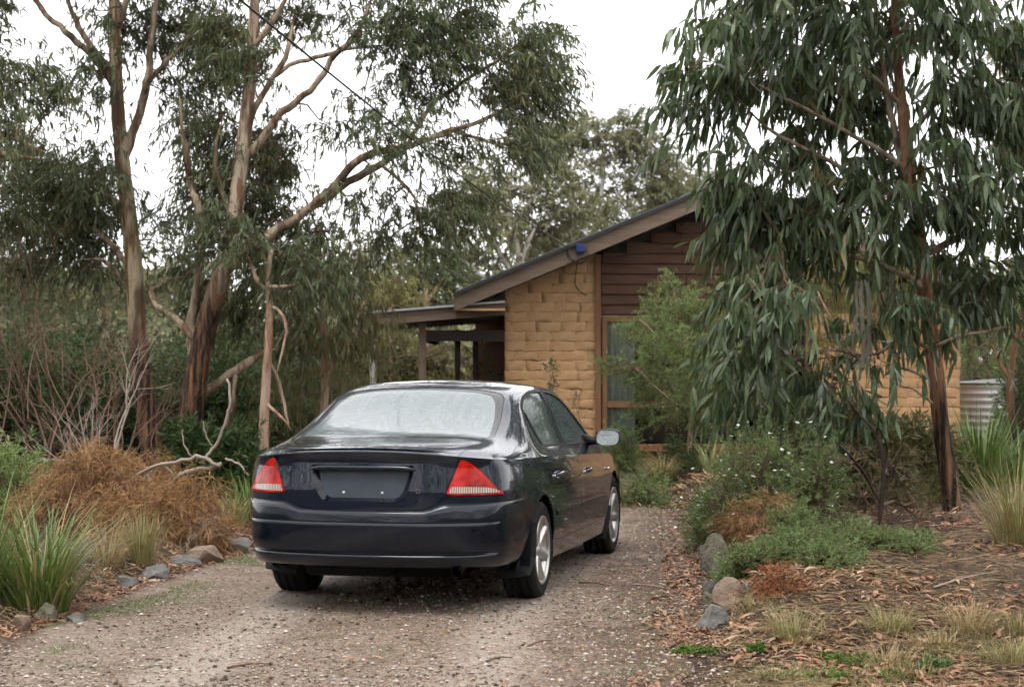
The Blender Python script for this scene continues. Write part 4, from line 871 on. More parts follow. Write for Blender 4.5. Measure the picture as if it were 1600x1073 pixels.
def shrub(name, label, loc, size, mat, seed, n=500, k=12, L=.06, Wd=.008, twig=(.12, .25), up=.6, cat='shrub', stems=7, group=None, twigmat=None, spread=.5, droop=.1, lobes=9, flat=0.0, flowers=None, extra=None):
    """leafy shrub: branching stems from the ground and many small sprays over uneven lobes"""
    rng = np.random.default_rng(seed); root = empty(name, tuple(loc)); tag(root, label, cat, group); sx, sy, sz = size
    lc = unit(rng.normal(size=(lobes, 3))); lc[:, 2] = np.abs(lc[:, 2])*.9; lc = lc*rng.uniform(.3, .78, (lobes, 1)); lr = rng.uniform(.26, .48, lobes)
    li = rng.integers(0, lobes, n); u = unit(rng.normal(size=(n, 3))); p = lc[li]+u*lr[li][:, None]*rng.random((n, 1))**.35
    p[:, 2] = np.abs(p[:, 2]+.05); S = p*np.array([sx, sy, sz])
    hub = lc*np.array([sx, sy, sz])*.8; base = np.stack([rng.normal(0, .06*sx, lobes), rng.normal(0, .06*sy, lobes), np.full(lobes, -.04)], 1)
    mid = S*.0+hub[li]
    V1, Q1 = many_tubes(base, hub, np.full(lobes, .014*max(.4, sz)), np.full(lobes, .006*max(.4, sz)), rng.normal(0, .08, (lobes, 3))*sz, 5, 4)
    V2, Q2 = many_tubes(mid, S, np.full(n, .004), np.full(n, .002), rng.normal(0, .03, (n, 3)), 3, 1)
    o = link('stems', mesh_np('stems', np.concatenate([V1, V2]), quads=np.concatenate([Q1, Q2+len(V1)]), mat=twigmat or TWIG), root)
    td = unit(u*.7+np.array([0, 0, up])+rng.normal(0, .3, (n, 3))); tl = rng.uniform(*twig, n); t = rng.random((n, k))
    B = (S[:, None]+td[:, None]*(tl[:, None]*t)[..., None]-np.array([0, 0, 1.0])*(tl[:, None]*droop*2*t*t)[..., None]).reshape(-1, 3); D = (td[:, None]*.9+np.array([0, 0, -droop*2])+rng.normal(0, spread, (n, k, 3))).reshape(-1, 3); N = n*k
    sp = np.repeat(rng.random(n)[:, None], k, 1).reshape(-1); tint = np.clip(.5*sp+.5*rng.random(N), 0, 1)
    foliage_obj('foliage', B, D, L*rng.uniform(.6, 1.3, N), Wd*rng.uniform(.7, 1.3, N), tint, mat, root, rng, droop, .1, simple=True)
    if flowers:
        nf, fm, fr = flowers; pick = rng.choice(n, nf, replace=False); c = S[pick]+td[pick]*tl[pick][:, None]*1.05; a5 = np.arange(5)/5*2*math.pi
        me = MB()
        for q in range(5): me.add([(0, 0, 0), (math.cos(a5[q]-.5)*.7, math.sin(a5[q]-.5)*.7, .25), (math.cos(a5[q]), math.sin(a5[q]), .2), (math.cos(a5[q]+.5)*.7, math.sin(a5[q]+.5)*.7, .25)], quads=[(0, 1, 2, 3)])
        fme = me.mesh('flower', fm)
        for x in c: link('flower', fme, root, Matrix.Translation(x) @ Matrix.Rotation(rng.uniform(0, 1.2), 4, Vector(rng.normal(size=3)).normalized()) @ Matrix.Scale(fr*rng.uniform(.6, 1.3), 4))
    return root
def bare(name, label, loc, h, spread, n, mat, seed, cat='shrub', r0=.016, levels=3, up=.8):
    """leafless twiggy shrub"""
    rng = np.random.default_rng(seed); root = empty(name, tuple(loc)); tag(root, label, cat); A0 = []; A1 = []; RR0 = []; RR1 = []; BD = []
    cur = []
    for i in range(n):
        a = rng.uniform(0, 6.28); d = unit(np.array([math.cos(a)*spread, math.sin(a)*spread, up])+rng.normal(0, .15, 3)); l = h*rng.uniform(.35, .6); p = np.zeros(3)-[0, 0, .03]; e = p+d*l
        A0.append(p); A1.append(e); RR0.append(r0); RR1.append(r0*.6); cur.append((p, e, d, l, r0*.6))
    for lv in range(levels):
        nx_ = []
        for p, e, d, l, r in cur:
            for q in range(rng.integers(2, 4)):
                t = rng.uniform(.5, 1.0) if q else 1.0; s = p+(e-p)*t; dd = unit(d+rng.normal(0, .45, 3)+np.array([0, 0, .12])); ll = l*rng.uniform(.5, .85); e2 = s+dd*ll
                A0.append(s); A1.append(e2); RR0.append(r); RR1.append(r*.55); nx_.append((s, e2, dd, ll, r*.55))
        cur = nx_
    A0, A1 = np.array(A0), np.array(A1); l = np.linalg.norm(A1-A0, axis=1); V, Q = many_tubes(A0, A1, np.array(RR0), np.array(RR1), rng.normal(0, .10, (len(A0), 3))*l[:, None], 4, 4)
    link('branches', mesh_np('branches', V, quads=Q, mat=mat, smooth=True), root); return root
def rock(name, label, px0, px1, py0, py1, mat, seed, z=0.0, deep=1.0, flat=1.0, group=None):
    """a stone that spans these photo pixels, standing at its own place on the ground"""
    c = G((px0+px1)/2, py1-2, z); d = c.y; s = FPX/d; w, h = (px1-px0)/s, (py1-py0)/s
    bm = bmesh.new(); bmesh.ops.create_icosphere(bm, subdivisions=4, radius=1); r = np.random.default_rng(seed); pl = [(unit(r.normal(size=3)), r.uniform(.42, .78)) for _ in range(13)]
    for v in bm.verts:
        p = np.array(v.co)
        for nn, o in pl:
            k = p@nn
            if k > o: p = p-nn*(k-o)
        p = p*(1+.02*math.sin(p[0]*9+seed)+.015*math.sin(p[1]*13+p[2]*7)); v.co = p
    V = np.array([v.co for v in bm.verts]); lo, hi = V.min(0), V.max(0); V = (V-(lo+hi)/2)/(hi-lo); zm = h*1.5
    V = V*np.array([w, w*.8*deep, zm]); V[:, 2] += h-zm/2
    T = np.array([[v.index for v in f.verts] for f in bm.faces]); bm.free()
    me = mesh_np(name, V, tris=T, mat=mat, smooth=True); me.set_sharp_from_angle(angle=.42); o = link(name, me); o.location = (c.x, c.y+w*.4*deep, z); o.rotation_euler = (0, 0, 0)
    return tag(o, label, 'rock', group)
# ------------------------------------------------------------------ trees
GUM = leafmat('gum_leaf', (.022, .033, .015), (.056, .076, .034), (.135, .155, .070), .42, .26, .32, old=(.20, .14, .055)); GUMB = leafmat('gum_leaf_blue', (.021, .038, .017), (.055, .086, .038), (.150, .192, .098), .34, .26, .42, old=(.23, .17, .07))
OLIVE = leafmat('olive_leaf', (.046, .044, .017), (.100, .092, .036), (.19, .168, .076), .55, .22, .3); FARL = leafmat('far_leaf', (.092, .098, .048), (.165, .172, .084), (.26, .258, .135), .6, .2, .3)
DARKG = leafmat('dark_shrub_leaf', (.009, .021, .006), (.024, .048, .012), (.062, .104, .026), .5, .18, .3); FRESH = leafmat('fresh_leaf', (.035, .075, .018), (.085, .150, .036), (.19, .27, .075), .5, .25, .35)
FEATH = leafmat('feathery_leaf', (.052, .098, .028), (.160, .232, .070), (.36, .42, .155), .55, .22, .3); YELG = leafmat('yellow_green_leaf', (.08, .085, .02), (.17, .165, .045), (.29, .26, .09), .55, .25, .3)
DRYL = leafmat('dry_needles', (.10, .045, .018), (.26, .135, .058), (.50, .32, .165), .7, .15, .2); GREYG = leafmat('grey_green_leaf', (.055, .086, .030), (.125, .175, .062), (.255, .300, .120), .55, .2, .3)
STRAP = leafmat('strap_blade', (.045, .085, .018), (.105, .17, .038), (.24, .30, .10), .4, .22, .4); STRAW = leafmat('straw_blade', (.19, .13, .06), (.34, .25, .12), (.52, .42, .24), .6, .2, .3); PALEG = leafmat('pale_grass', (.12, .13, .045), (.24, .235, .09), (.40, .36, .17), .6, .22, .3)
GRASSG = leafmat('green_grass', (.04, .085, .015), (.095, .17, .035), (.17, .26, .06), .5, .25, .3)
BARK1 = barkmat('gum_bark_pale', (.42, .34, .225), (.18, .095, .050), (.085, .045, .028), 1.75, .85); BARK2 = barkmat('gum_bark_brown', (.42, .34, .25), (.19, .110, .064), (.068, .038, .026), 2.3, .85)
BARK3 = barkmat('thin_gum_bark', (.36, .26, .18), (.22, .125, .075), (.10, .055, .035)); BARKR = barkmat('red_gum_bark', (.30, .155, .085), (.15, .070, .038), (.050, .028, .020), 1.1, .6); BARKP = barkmat('pale_grey_limb', (.31, .245, .17), (.15, .09, .056), (.06, .038, .026), -1, .85); BARKL = barkmat('pale_limb_bark', (.32, .25, .185), (.20, .13, .085), (.09, .055, .036), -1, .6); BARKW = barkmat('white_bark', (.55, .52, .47), (.40, .36, .31), (.22, .17, .13), -1, .3)
LG = dict(dens=420, n=17, L=.115, W=.020, twig=(.30, .6), hang=.75, spread=.45)
# left gum with the pale straight trunk
gum('gum_tree', 'tall gum tree with pale straight peeling trunk, left of the leaning one', 22.0,
    [(246,775,23),(240,720,21),(232,660,20),(222,590,18),(214,500,16),(208,400,15),(198,310,14),(190,240,13),(183,150,12),(180,60,11),(178,-60,9),(185,-220,6)],
    [[(184,140,8),(150,95,6.5),(110,55,6),(70,20,5),(30,-30,4),(-40,-90,3)],[(180,115,6),(140,62,5.5),(115,20,5),(95,-40,4)],[(203,225,9),(222,165,8),(233,125,7),(235,80,6),(245,0,5),(255,-80,4)],[(233,132,5),(260,95,4.5),(290,62,4),(325,35,3)],[(183,45,7),(196,0,6),(207,-60,4)],
     [(200,345,5),(180,315,4.5),(160,300,4),(140,290,3)],[(205,425,5.5),(178,388,5),(155,365,5),(120,350,3)],[(200,440,4),(160,410,3.5),(128,405,3)]],
    [(155,115,34,70,.8),(210,40,50,45,1.2),(285,40,75,55,1.2),(330,110,55,50,1.1),(270,150,50,40,.9),(110,300,85,75,1.7),(60,250,60,60,1.2),(160,260,40,50,.9),(85,350,70,40,1.2),(60,405,80,35,.9),(150,415,50,35,.7),(150,340,45,50,1.1),(215,330,40,45,.35),(150,20,30,30,.3),(240,-60,140,60,1.2),(60,-60,110,50,.9),(150,-140,180,70,1.0),(250,370,40,30,.6)], LG, BARK1, GUM, 101, limbbark=BARKP)
# tree mostly off the left edge whose bough reaches into the picture
gum('gum_tree', 'gum bough with dark leaves reaching in at the far left edge', 20.5, [(-190,790,20),(-185,600,18),(-170,420,16),(-150,260,14),(-130,100,11),(-120,-80,8)],
    [[(-160,330,8),(-90,250,7),(-30,205,6),(0,150,4),(-5,100,3)],[(-40,205,6),(10,210,6),(40,225,6),(66,236,5)],[(-140,250,6),(-60,240,5),(20,246,4),(60,246,3)],[(-150,120,6),(-80,60,5),(-10,90,4)]],
    [(40,130,60,65,1.0),(10,200,40,50,.9),(-40,120,60,90,1.2),(80,165,26,40,.6),(-60,0,90,70,1.2),(-80,300,80,80,1.2),(10,330,50,50,.9)], LG, BARK2, GUM, 102)
# leaning gum with two stems and the long boughs to the right
gum('gum_tree', 'leaning dark barked gum with long boughs sweeping right over the driveway', 21.0,
    [(280,790,30),(288,730,25),(298,650,22),(308,580,21),(322,510,19),(340,450,18),(358,380,16),(370,310,14),(380,230,13),(388,150,12),(395,60,10),(400,-40,8),(410,-200,5)],
    [[(310,555,13),(304,505,10),(312,440,8),(318,380,7.5),(312,320,7),(300,290,6),(292,250,6),(285,205,4),(280,150,3)],[(300,530,7),(272,499,6),(246,479,6),(233,455,5),(226,438,4)],[(386,245,8),(425,190,7),(455,160,6.5),(485,130,6),(515,95,5.5),(545,60,5),(570,20,4),(590,-40,3)],
     [(388,185,6),(415,140,5),(440,100,5),(455,60,4),(462,10,3)],[(450,102,4),(490,88,4),(560,75,3),(620,70,2.5)],[(350,435,12),(400,385,10),(440,355,9),(478,325,8),(515,292,8),(545,262,7.5),(588,236,7),(650,226,5),(700,205,4),(760,190,3)],[(484,330,7),(545,288,7),(595,258,6.5),(625,235,5.5),(635,215,4)],
     [(640,226,4.5),(670,175,4),(715,135,4),(775,95,3),(820,60,2)],[(690,212,4),(740,190,4),(790,165,3),(840,120,2)],[(368,340,5),(345,300,5),(335,240,4),(350,180,3)],[(286,690,11),(302,625,9),(330,600,8),(365,577,8),(400,556,7),(430,545,5)],[(362,577,4.5),(366,625,4),(358,660,3.5),(340,700,3),(318,722,2.5)],
     [(395,70,6),(430,20,5),(470,-40,4)],[(700,206,3),(740,215,3),(800,235,2)],[(600,260,3),(640,300,3),(660,340,2)]],
    [(470,30,85,45,.7),(660,70,85,75,1.3),(620,30,70,45,.9),(720,40,60,50,1.1),(815,75,55,55,1.2),(810,150,60,70,1.35),(850,110,30,60,.9),(770,130,50,60,1.1),(640,145,70,45,.75),(610,215,65,50,.8),(690,230,45,40,.7),(795,225,65,40,1.25),(710,320,55,50,1.15),(650,340,40,75,.75),(375,270,75,85,1.6),(440,250,45,75,1.5),(440,350,60,50,1.5),(500,375,50,45,1.0),(330,200,50,45,1.0),(350,360,50,50,1.2),(360,60,45,60,1.1),(400,110,50,60,.9),(520,200,40,30,.5),(560,170,40,35,.5),(545,310,40,40,.6),(590,330,45,50,.5),(450,-60,160,50,1.2),(680,-50,150,50,1.2),(560,60,40,40,.5),(430,420,60,45,1.1),(480,430,50,40,.9),(330,470,45,35,.6),(392,485,45,42,.8),(455,500,45,40,.7),(585,385,45,35,.5),(300,330,40,35,.5),(320,420,45,40,.7)], LG, BARK2, GUM, 103, limbbark=BARKP)
# thin gum stem and its dead side branches
gum('gum_tree', 'thin reddish gum stem with dead pale side branches beside the car tail', 19.5, [(412,770,11),(411,720,10),(413,650,9),(416,590,8),(420,530,7.5),(421,480,6.5),(419,430,5),(424,390,4)],
    [[(420,455,4),(402,440,4),(392,420,3.5),(388,400,3)],[(420,450,4),(440,448,3.5),(470,446,3)],[(421,480,3.5),(436,485,3),(448,520,3),(430,590,2.5)],[(415,630,3),(440,655,2.5),(455,672,2)],[(417,560,3),(436,610,3),(446,650,2.5),(452,668,2)]],
    [(440,395,55,35,1.0),(400,380,40,30,.8),(500,430,50,40,.9),(465,405,45,40,.9)], LG, BARK3, GUM, 104)
# weeping olive shrub tree behind the car
WEEP = dict(dens=230, n=18, L=.13, W=.019, twig=(.35, .7), hang=1.6, spread=.28, droop=.35)
gum('weeping_shrub', 'weeping olive brown wattle filling the gap behind the car roof', 22.5, [(500,745,9),(503,680,8),(508,600,7),(505,520,6),(500,450,5)], [[(505,590,5),(545,520,4),(570,470,3)],[(505,560,5),(470,500,4),(450,460,3)]],
    [(470,540,55,60,.75),(530,520,55,60,.75),(500,470,70,40,.8),(570,520,30,50,.5),(545,460,45,40,.8),(460,620,45,50,.7),(520,600,60,50,.6),(600,500,30,22,.5),(540,570,40,40,.5)], WEEP, BARK3, OLIVE, 105)
# gum on the right with red brown trunk and big hanging leaves
RG = dict(dens=265, n=15, L=.18, W=.034, twig=(.25, .5), hang=.95, spread=.38, droop=.3)
rt = gum('gum_tree', 'gum with red brown trunk and big hanging leaves in the right bed', 15.7,
    [(1492,822,21),(1486,780,17),(1480,730,16),(1470,660,15),(1462,580,15),(1452,510,14),(1445,440,13),(1436,370,13),(1425,300,12),(1417,240,11),(1410,170,10),(1402,90,8),(1398,0,7),(1395,-140,5)],
    [[(1427,300,7),(1402,230,6),(1388,150,5),(1375,60,4),(1360,-30,3)],[(1442,410,7),(1400,350,6),(1360,300,5),(1310,260,4),(1250,230,3.5),(1200,200,3),(1150,150,2)],[(1462,565,4.5),(1440,540,4),(1410,530,3.6),(1385,545,3.2),(1350,553,2.8),(1300,545,2.4),(1250,560,2)],[(1462,600,3),(1420,580,2.5),(1390,570,2.2),(1372,560,1.8)],[(1455,545,4),(1480,525,3.4),(1510,516,3),(1545,514,2.8),(1580,506,2.4),(1600,492,2),(1620,480,2)],[(1560,513,2),(1548,530,2),(1530,542,1.6)],[(1500,520,2),(1520,540,1.8),(1560,552,1.6)],
     [(1440,400,7),(1480,378,7),(1505,367,6),(1540,345,5),(1560,315,4)],[(1416,240,5),(1450,180,4),(1500,130,3),(1560,90,2)],[(1410,170,5),(1360,120,4),(1290,80,3),(1220,50,2.5)],[(1402,90,4),(1340,20,3),(1280,-20,2)],[(1420,265,5),(1340,215,4),(1260,170,3),(1180,130,2.5),(1100,90,2)],[(1448,460,6),(1400,430,5),(1350,405,4),(1290,390,3),(1220,370,2.5)],[(1400,60,4),(1450,10,3),(1510,-30,2)],[(1465,640,3),(1430,610,2.5),(1400,600,2)],[(1455,510,3.5),(1480,480,3),(1530,470,2)]],
    [(1150,40,48,42,.8),(1200,40,70,60,1.1),(1290,50,75,60,1.15),(1380,45,70,55,1.1),(1470,50,70,60,1.1),(1545,60,55,55,.9),(1082,110,36,46,.8),(1102,170,38,46,.9),(1150,130,55,60,1.0),(1220,110,60,55,1.0),(1300,150,70,70,1.15),(1270,220,60,45,.9),(1150,240,50,30,.75),(1360,150,60,70,1.0),(1480,150,65,70,1.05),(1550,170,55,70,.95),(1500,250,65,60,1.0),(1168,290,50,52,1.2),(1182,350,52,48,1.2),(1240,320,70,60,1.1),(1320,300,75,60,1.05),(1380,250,50,50,.8),(1460,320,55,45,.9),(1300,380,65,35,1.1),(1400,350,45,45,.8),(1480,400,45,40,.8),(1165,330,36,38,1.0),(1370,310,55,40,.9),(1205,430,62,52,1.3),(1172,480,40,38,1.0),(1230,480,50,45,1.0),(1190,560,65,40,.95),(1180,610,55,45,1.0),(1260,580,65,45,1.0),(1310,610,55,40,.9),(1340,560,40,35,.6),(1540,430,65,50,.8),(1500,480,45,40,.7),(1420,470,45,40,.7),(1360,490,40,40,.7),(1470,450,40,45,.6),(1540,340,50,40,.6),(1400,560,35,30,.35),(1580,330,40,60,.6),(1590,230,40,70,.8),(1380,420,40,35,.4),(1400,480,30,40,.25),
     (1250,-50,170,50,1.2),(1450,-60,160,60,1.2),(1350,-150,200,70,1.1),(1650,120,70,130,1.0),(1640,350,60,80,.6)], RG, BARKR, GUMB, 106, dep=.9, singles=290, limbbark=BARKL, back=-.15)
m = MB(); r = np.random.default_rng(5)
for k in range(5):
    x = 1338+k*5+r.uniform(-2, 2); p = [W(x+r.uniform(-3, 3)+j*.6, 440+j*22+r.uniform(-3, 3), 15.3+.02*k) for j in range(int(r.integers(5, 8)))]
    P = crom([q-rt.location for q in p], k=3); w = r.uniform(.006, .018); L_ = np.stack([P-[w, 0, 0], P+[w, .008, 0]], 1).reshape(-1, 3)
    m.add(L_, quads=[(2*i, 2*i+1, 2*i+3, 2*i+2) for i in range(len(P)-1)])
m.build('bark_strip', plain('hanging_bark', (.19, .175, .14), .9, 0, .4, 14, .5), rt, smooth=True)
# far gums behind the house
FG = dict(simple=True, dens=135, n=24, L=.18, W=.05, twig=(.5, 1.1), hang=.45, spread=.6, tw=2.2)
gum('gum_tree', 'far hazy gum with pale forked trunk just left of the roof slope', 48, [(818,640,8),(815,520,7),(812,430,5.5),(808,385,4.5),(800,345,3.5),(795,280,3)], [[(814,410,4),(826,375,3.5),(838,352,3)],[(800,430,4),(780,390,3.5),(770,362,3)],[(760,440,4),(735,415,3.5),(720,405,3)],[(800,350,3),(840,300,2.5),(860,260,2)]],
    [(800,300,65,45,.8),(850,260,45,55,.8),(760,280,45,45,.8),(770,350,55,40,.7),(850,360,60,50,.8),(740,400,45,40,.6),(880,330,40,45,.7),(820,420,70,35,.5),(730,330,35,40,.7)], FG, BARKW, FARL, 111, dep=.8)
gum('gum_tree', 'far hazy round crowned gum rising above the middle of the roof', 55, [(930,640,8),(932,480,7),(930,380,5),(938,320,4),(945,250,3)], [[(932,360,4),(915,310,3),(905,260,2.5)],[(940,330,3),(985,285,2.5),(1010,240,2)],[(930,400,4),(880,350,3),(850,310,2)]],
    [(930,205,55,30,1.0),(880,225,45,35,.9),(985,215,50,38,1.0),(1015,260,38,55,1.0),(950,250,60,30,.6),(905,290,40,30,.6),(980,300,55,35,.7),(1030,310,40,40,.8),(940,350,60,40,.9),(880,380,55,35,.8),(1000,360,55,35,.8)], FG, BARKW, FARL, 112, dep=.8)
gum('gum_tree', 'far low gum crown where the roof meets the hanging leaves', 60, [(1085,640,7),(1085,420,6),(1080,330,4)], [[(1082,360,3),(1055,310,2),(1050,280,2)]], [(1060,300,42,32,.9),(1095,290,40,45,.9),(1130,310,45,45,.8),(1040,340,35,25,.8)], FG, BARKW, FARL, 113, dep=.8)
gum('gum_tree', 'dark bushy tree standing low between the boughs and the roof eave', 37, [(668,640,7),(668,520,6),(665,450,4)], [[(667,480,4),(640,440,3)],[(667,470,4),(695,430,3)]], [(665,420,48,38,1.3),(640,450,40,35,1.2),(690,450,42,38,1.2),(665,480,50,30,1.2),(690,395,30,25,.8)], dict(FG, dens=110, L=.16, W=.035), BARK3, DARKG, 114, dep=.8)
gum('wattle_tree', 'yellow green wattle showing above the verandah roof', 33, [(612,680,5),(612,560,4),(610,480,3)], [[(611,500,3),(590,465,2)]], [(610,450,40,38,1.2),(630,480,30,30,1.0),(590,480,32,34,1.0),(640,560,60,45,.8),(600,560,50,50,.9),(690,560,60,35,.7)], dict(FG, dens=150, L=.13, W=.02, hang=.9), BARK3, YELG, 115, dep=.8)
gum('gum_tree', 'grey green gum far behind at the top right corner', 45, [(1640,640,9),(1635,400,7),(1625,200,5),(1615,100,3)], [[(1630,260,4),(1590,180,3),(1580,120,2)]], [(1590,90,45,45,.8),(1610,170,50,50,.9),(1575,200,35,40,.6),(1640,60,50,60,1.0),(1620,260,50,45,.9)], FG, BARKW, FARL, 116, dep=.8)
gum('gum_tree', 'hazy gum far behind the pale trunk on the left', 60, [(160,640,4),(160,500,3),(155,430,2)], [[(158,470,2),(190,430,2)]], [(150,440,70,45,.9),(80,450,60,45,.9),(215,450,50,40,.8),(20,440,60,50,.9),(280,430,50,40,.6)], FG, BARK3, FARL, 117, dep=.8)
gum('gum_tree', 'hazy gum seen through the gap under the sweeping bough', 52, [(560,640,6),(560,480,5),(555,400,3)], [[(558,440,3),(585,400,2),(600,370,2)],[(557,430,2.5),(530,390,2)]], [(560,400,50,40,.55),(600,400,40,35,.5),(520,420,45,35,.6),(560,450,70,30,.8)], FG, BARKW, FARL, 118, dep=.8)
# ------------------------------------------------------------------ background shrubs
def at(px, d): return Vector(((px-800)/FPX*d, d, 0))
def on(px, d): p = at(px, d); p.z = gz(p); return p
i = 0
for px, d, w, h, mt, lb in ((60, 33, 2.6, 3.4, DARKG, 'tall dark bush far behind the bare twigs on the left'), (230, 34, 2.4, 3.2, DARKG, 'tall dark bush far behind the two big trunks'), (400, 33, 2.2, 3.0, DARKG, 'tall dark bush far behind the thin reddish stem'), (335, 19.5, .6, .75, DARKG, 'low dark bush behind the fallen branch near the car tail'), (1300, 16.8, .6, .85, OLIVE, 'olive brown scrub behind the white flowered shrub'), (1400, 17.6, .65, .8, OLIVE, 'olive scrub between the twiggy shrub and the red brown trunk'), (30, 27, 1.6, 2.0, DARKG, 'dark green bush behind the bare twigs at the left edge'), (150, 28, 1.5, 1.9, DARKG, 'dark green bush between the bare twigs and the pale trunk'), (262, 28.5, 1.5, 2.1, DARKG, 'dark green bush seen between the two big gum trunks'), (350, 27, 1.3, 1.8, DARKG, 'dark green bush right of the leaning trunk'),
    (430, 29, 1.5, 2.0, DARKG, 'dark bush behind the thin reddish stem'), (560, 31, 1.8, 1.9, OLIVE, 'olive bush behind the verandah posts, left one'), (690, 36, 1.9, 1.8, YELG, 'pale green bush seen between the verandah posts')):
    shrub('bush', lb, on(px, d), (w, w, h), mt, 200+i, n=1450, k=16, L=.12, Wd=.022, twig=(.15, .35), spread=.55, lobes=20); i += 1
shrub('bush', 'olive green ferny bush low at the left edge behind the strap plant', on(15, 16.5), (.62, .6, .95), FEATH, 210, n=420, k=14, L=.08, Wd=.010, spread=.5)
shrub('bush', 'fresh green leafy bush at the right edge above the tank', on(1650, 22.5), (.85, .9, 3.2), FRESH, 211, n=1300, k=16, L=.075, Wd=.018, spread=.6, lobes=16)
shrub('bush', 'fresh green tree behind the tank right of the house', on(1545, 34), (2.0, 1.5, 4.6), FRESH, 212, n=900, k=16, L=.10, Wd=.018, lobes=14)
shrub('pine_shrub', 'dark needle leaved shrub in front of the tank at the right', on(1590, 20), (.36, .5, 1.75), DARKG, 213, n=700, k=18, L=.07, Wd=.007, up=.3, lobes=12)
gum('gum_tree', 'dark leaning trunk at the right edge in front of the tank', 19.4, [(1588,790,8),(1584,720,7.5),(1581,660,7),(1578,600,6),(1586,540,5),(1600,480,4),(1612,420,3)], [[(1580,600,4),(1560,560,3),(1545,530,2)],[(1590,530,3),(1625,490,2)]], [(1600,470,35,40,.8),(1625,430,40,50,1.0),(1570,540,25,22,.5),(1640,520,40,40,.9)], dict(LG, dens=300), BARKR, GUM, 130)
gum('golden_shrub', 'dry golden drooping shrub hanging behind the right gum foliage', 19.5, [(1335,780,6),(1335,680,5),(1335,560,4),(1330,460,3)], [[(1334,560,3),(1290,480,2),(1270,440,2)],[(1334,540,3),(1380,470,2)]], [(1320,430,55,35,.9),(1370,440,50,35,.8),(1290,470,45,40,.8),(1340,480,50,40,1.0),(1300,530,50,40,.8),(1390,500,40,40,.8),(1420,410,35,35,.8),(1260,420,35,35,.6)], dict(WEEP, dens=260, W=.010), BARK3, YELG, 119)
# feathery green shrub in front of the window
FS = dict(simple=True, dens=1250, n=28, L=.064, W=.0075, twig=(.14, .34), hang=-.35, spread=.5, droop=.05)
gum('feathery_shrub', 'feathery bright green conifer-like shrub in front of the big window', 22.8, [(1078,775,5),(1078,700,5),(1080,640,4),(1078,580,3),(1070,520,2),(1055,470,1.5)], [[(1079,650,2),(1030,610,1.5),(990,570,1)],[(1079,620,2),(1120,560,1.5),(1135,510,1)],[(1076,580,2),(1030,530,1.5),(1000,500,1)],[(1070,530,2),(1090,470,1)],[(1079,660,2),(1130,640,1.5),(1160,600,1)]],
    [(1050,460,22,30,.9),(1035,500,40,32,1.0),(1075,495,40,38,1.0),(1000,520,38,25,.8),(1110,530,40,40,1.0),(1050,550,55,40,1.2),(990,580,45,25,.85),(955,572,28,12,.6),(1100,590,50,40,1.2),(1040,610,55,35,1.1),(1085,640,60,35,1.0),(1010,640,35,22,.5),(1130,480,28,40,.6),(1140,560,30,40,.7),(1045,435,9,14,.5),(1020,470,10,14,.4),(1085,450,10,16,.4)], FS, BARK3, FEATH, 120)
shrub('bush', 'small green shrub at the foot of the window beside the mirror', on(965, 24), (.42, .4, .82), FEATH, 220, n=330, k=16, L=.06, Wd=.009)
for px, py, d, lb in ((858, 560, 24.5, 'thin sapling with narrow leaves against the mud brick wall'), (905, 610, 25, 'bare brown twigs rising over the front door of the car')):
    gum('sapling', lb, d, [(px+12, 730, 1.6), (px+8, 680, 1.4), (px+2, py+60, 1.2), (px-3, py, 1)], [[(px+3, py+50, 1), (px-12, py+10, .8)], [(px+2, py+60, 1), (px+14, py+25, .8)]], [(px-5, py+10, 14, 14, .7), (px+6, py+40, 14, 18, .6)] if px < 900 else [(px, py+10, 10, 12, .25)], dict(dens=420, n=8, L=.13, W=.018, twig=(.1, .25), hang=-.2, spread=.5), BARK3, OLIVE, 121+px)
# ------------------------------------------------------------------ left bed
bare('bare_shrub', 'bare pinkish brown twiggy shrub at the left edge', on(75, 18.5), 2.45, .75, 15, REDTW, 301, levels=4, r0=.014)
bare('bare_shrub', 'pale dead twiggy stem standing above the brown heap', on(150, 17), 1.15, .35, 4, DEADW, 302, r0=.022, levels=4)
bare('bare_shrub', 'bare pinkish twigs between the left edge shrub and the pale trunk', on(165, 20.5), 1.6, .7, 8, REDTW, 303, levels=4, r0=.012)
def heap(label, px, d, size, mt, seed, n=700, L=.11): return shrub('dead_shrub', label, on(px, d), size, mt, seed, n=n, k=16, L=L, Wd=.0055, twig=(.12, .34), up=.30, spread=.85, droop=.30, lobes=11, twigmat=REDTW)
heap('big heap of dead rusty brown needles behind the strap plant', 120, 15.6, (.78, .6, .70), DRYL, 311, 1500)
heap('small rusty brown clump hung on the leaning trunk foot', 238, 16.8, (.30, .3, .62), DRYL, 312, 500)
heap('straw brown dead shrub behind the flat kerb stones', 290, 14.9, (.42, .4, .50), DRYL, 313, 950)
heap('low dry brown brush between the tussock and the heap', 200, 15.0, (.45, .35, .38), DRYL, 314, 700)
bare('dead_bush', 'thin tangled dark twigs sticking out of the big rusty heap', on(110, 15.2), .62, 1.1, 12, REDTW, 315, r0=.008, levels=3, up=.45)
bare('dead_bush', 'thin tangled twigs over the straw brown shrub by the kerb', on(285, 14.6), .42, 1.1, 9, DEADW, 316, r0=.006, levels=3, up=.5)
fb = empty('fallen_branch', on(300, 15.6)); tag(fb, 'pale dead forked branch lying across the brown brush', 'branch')
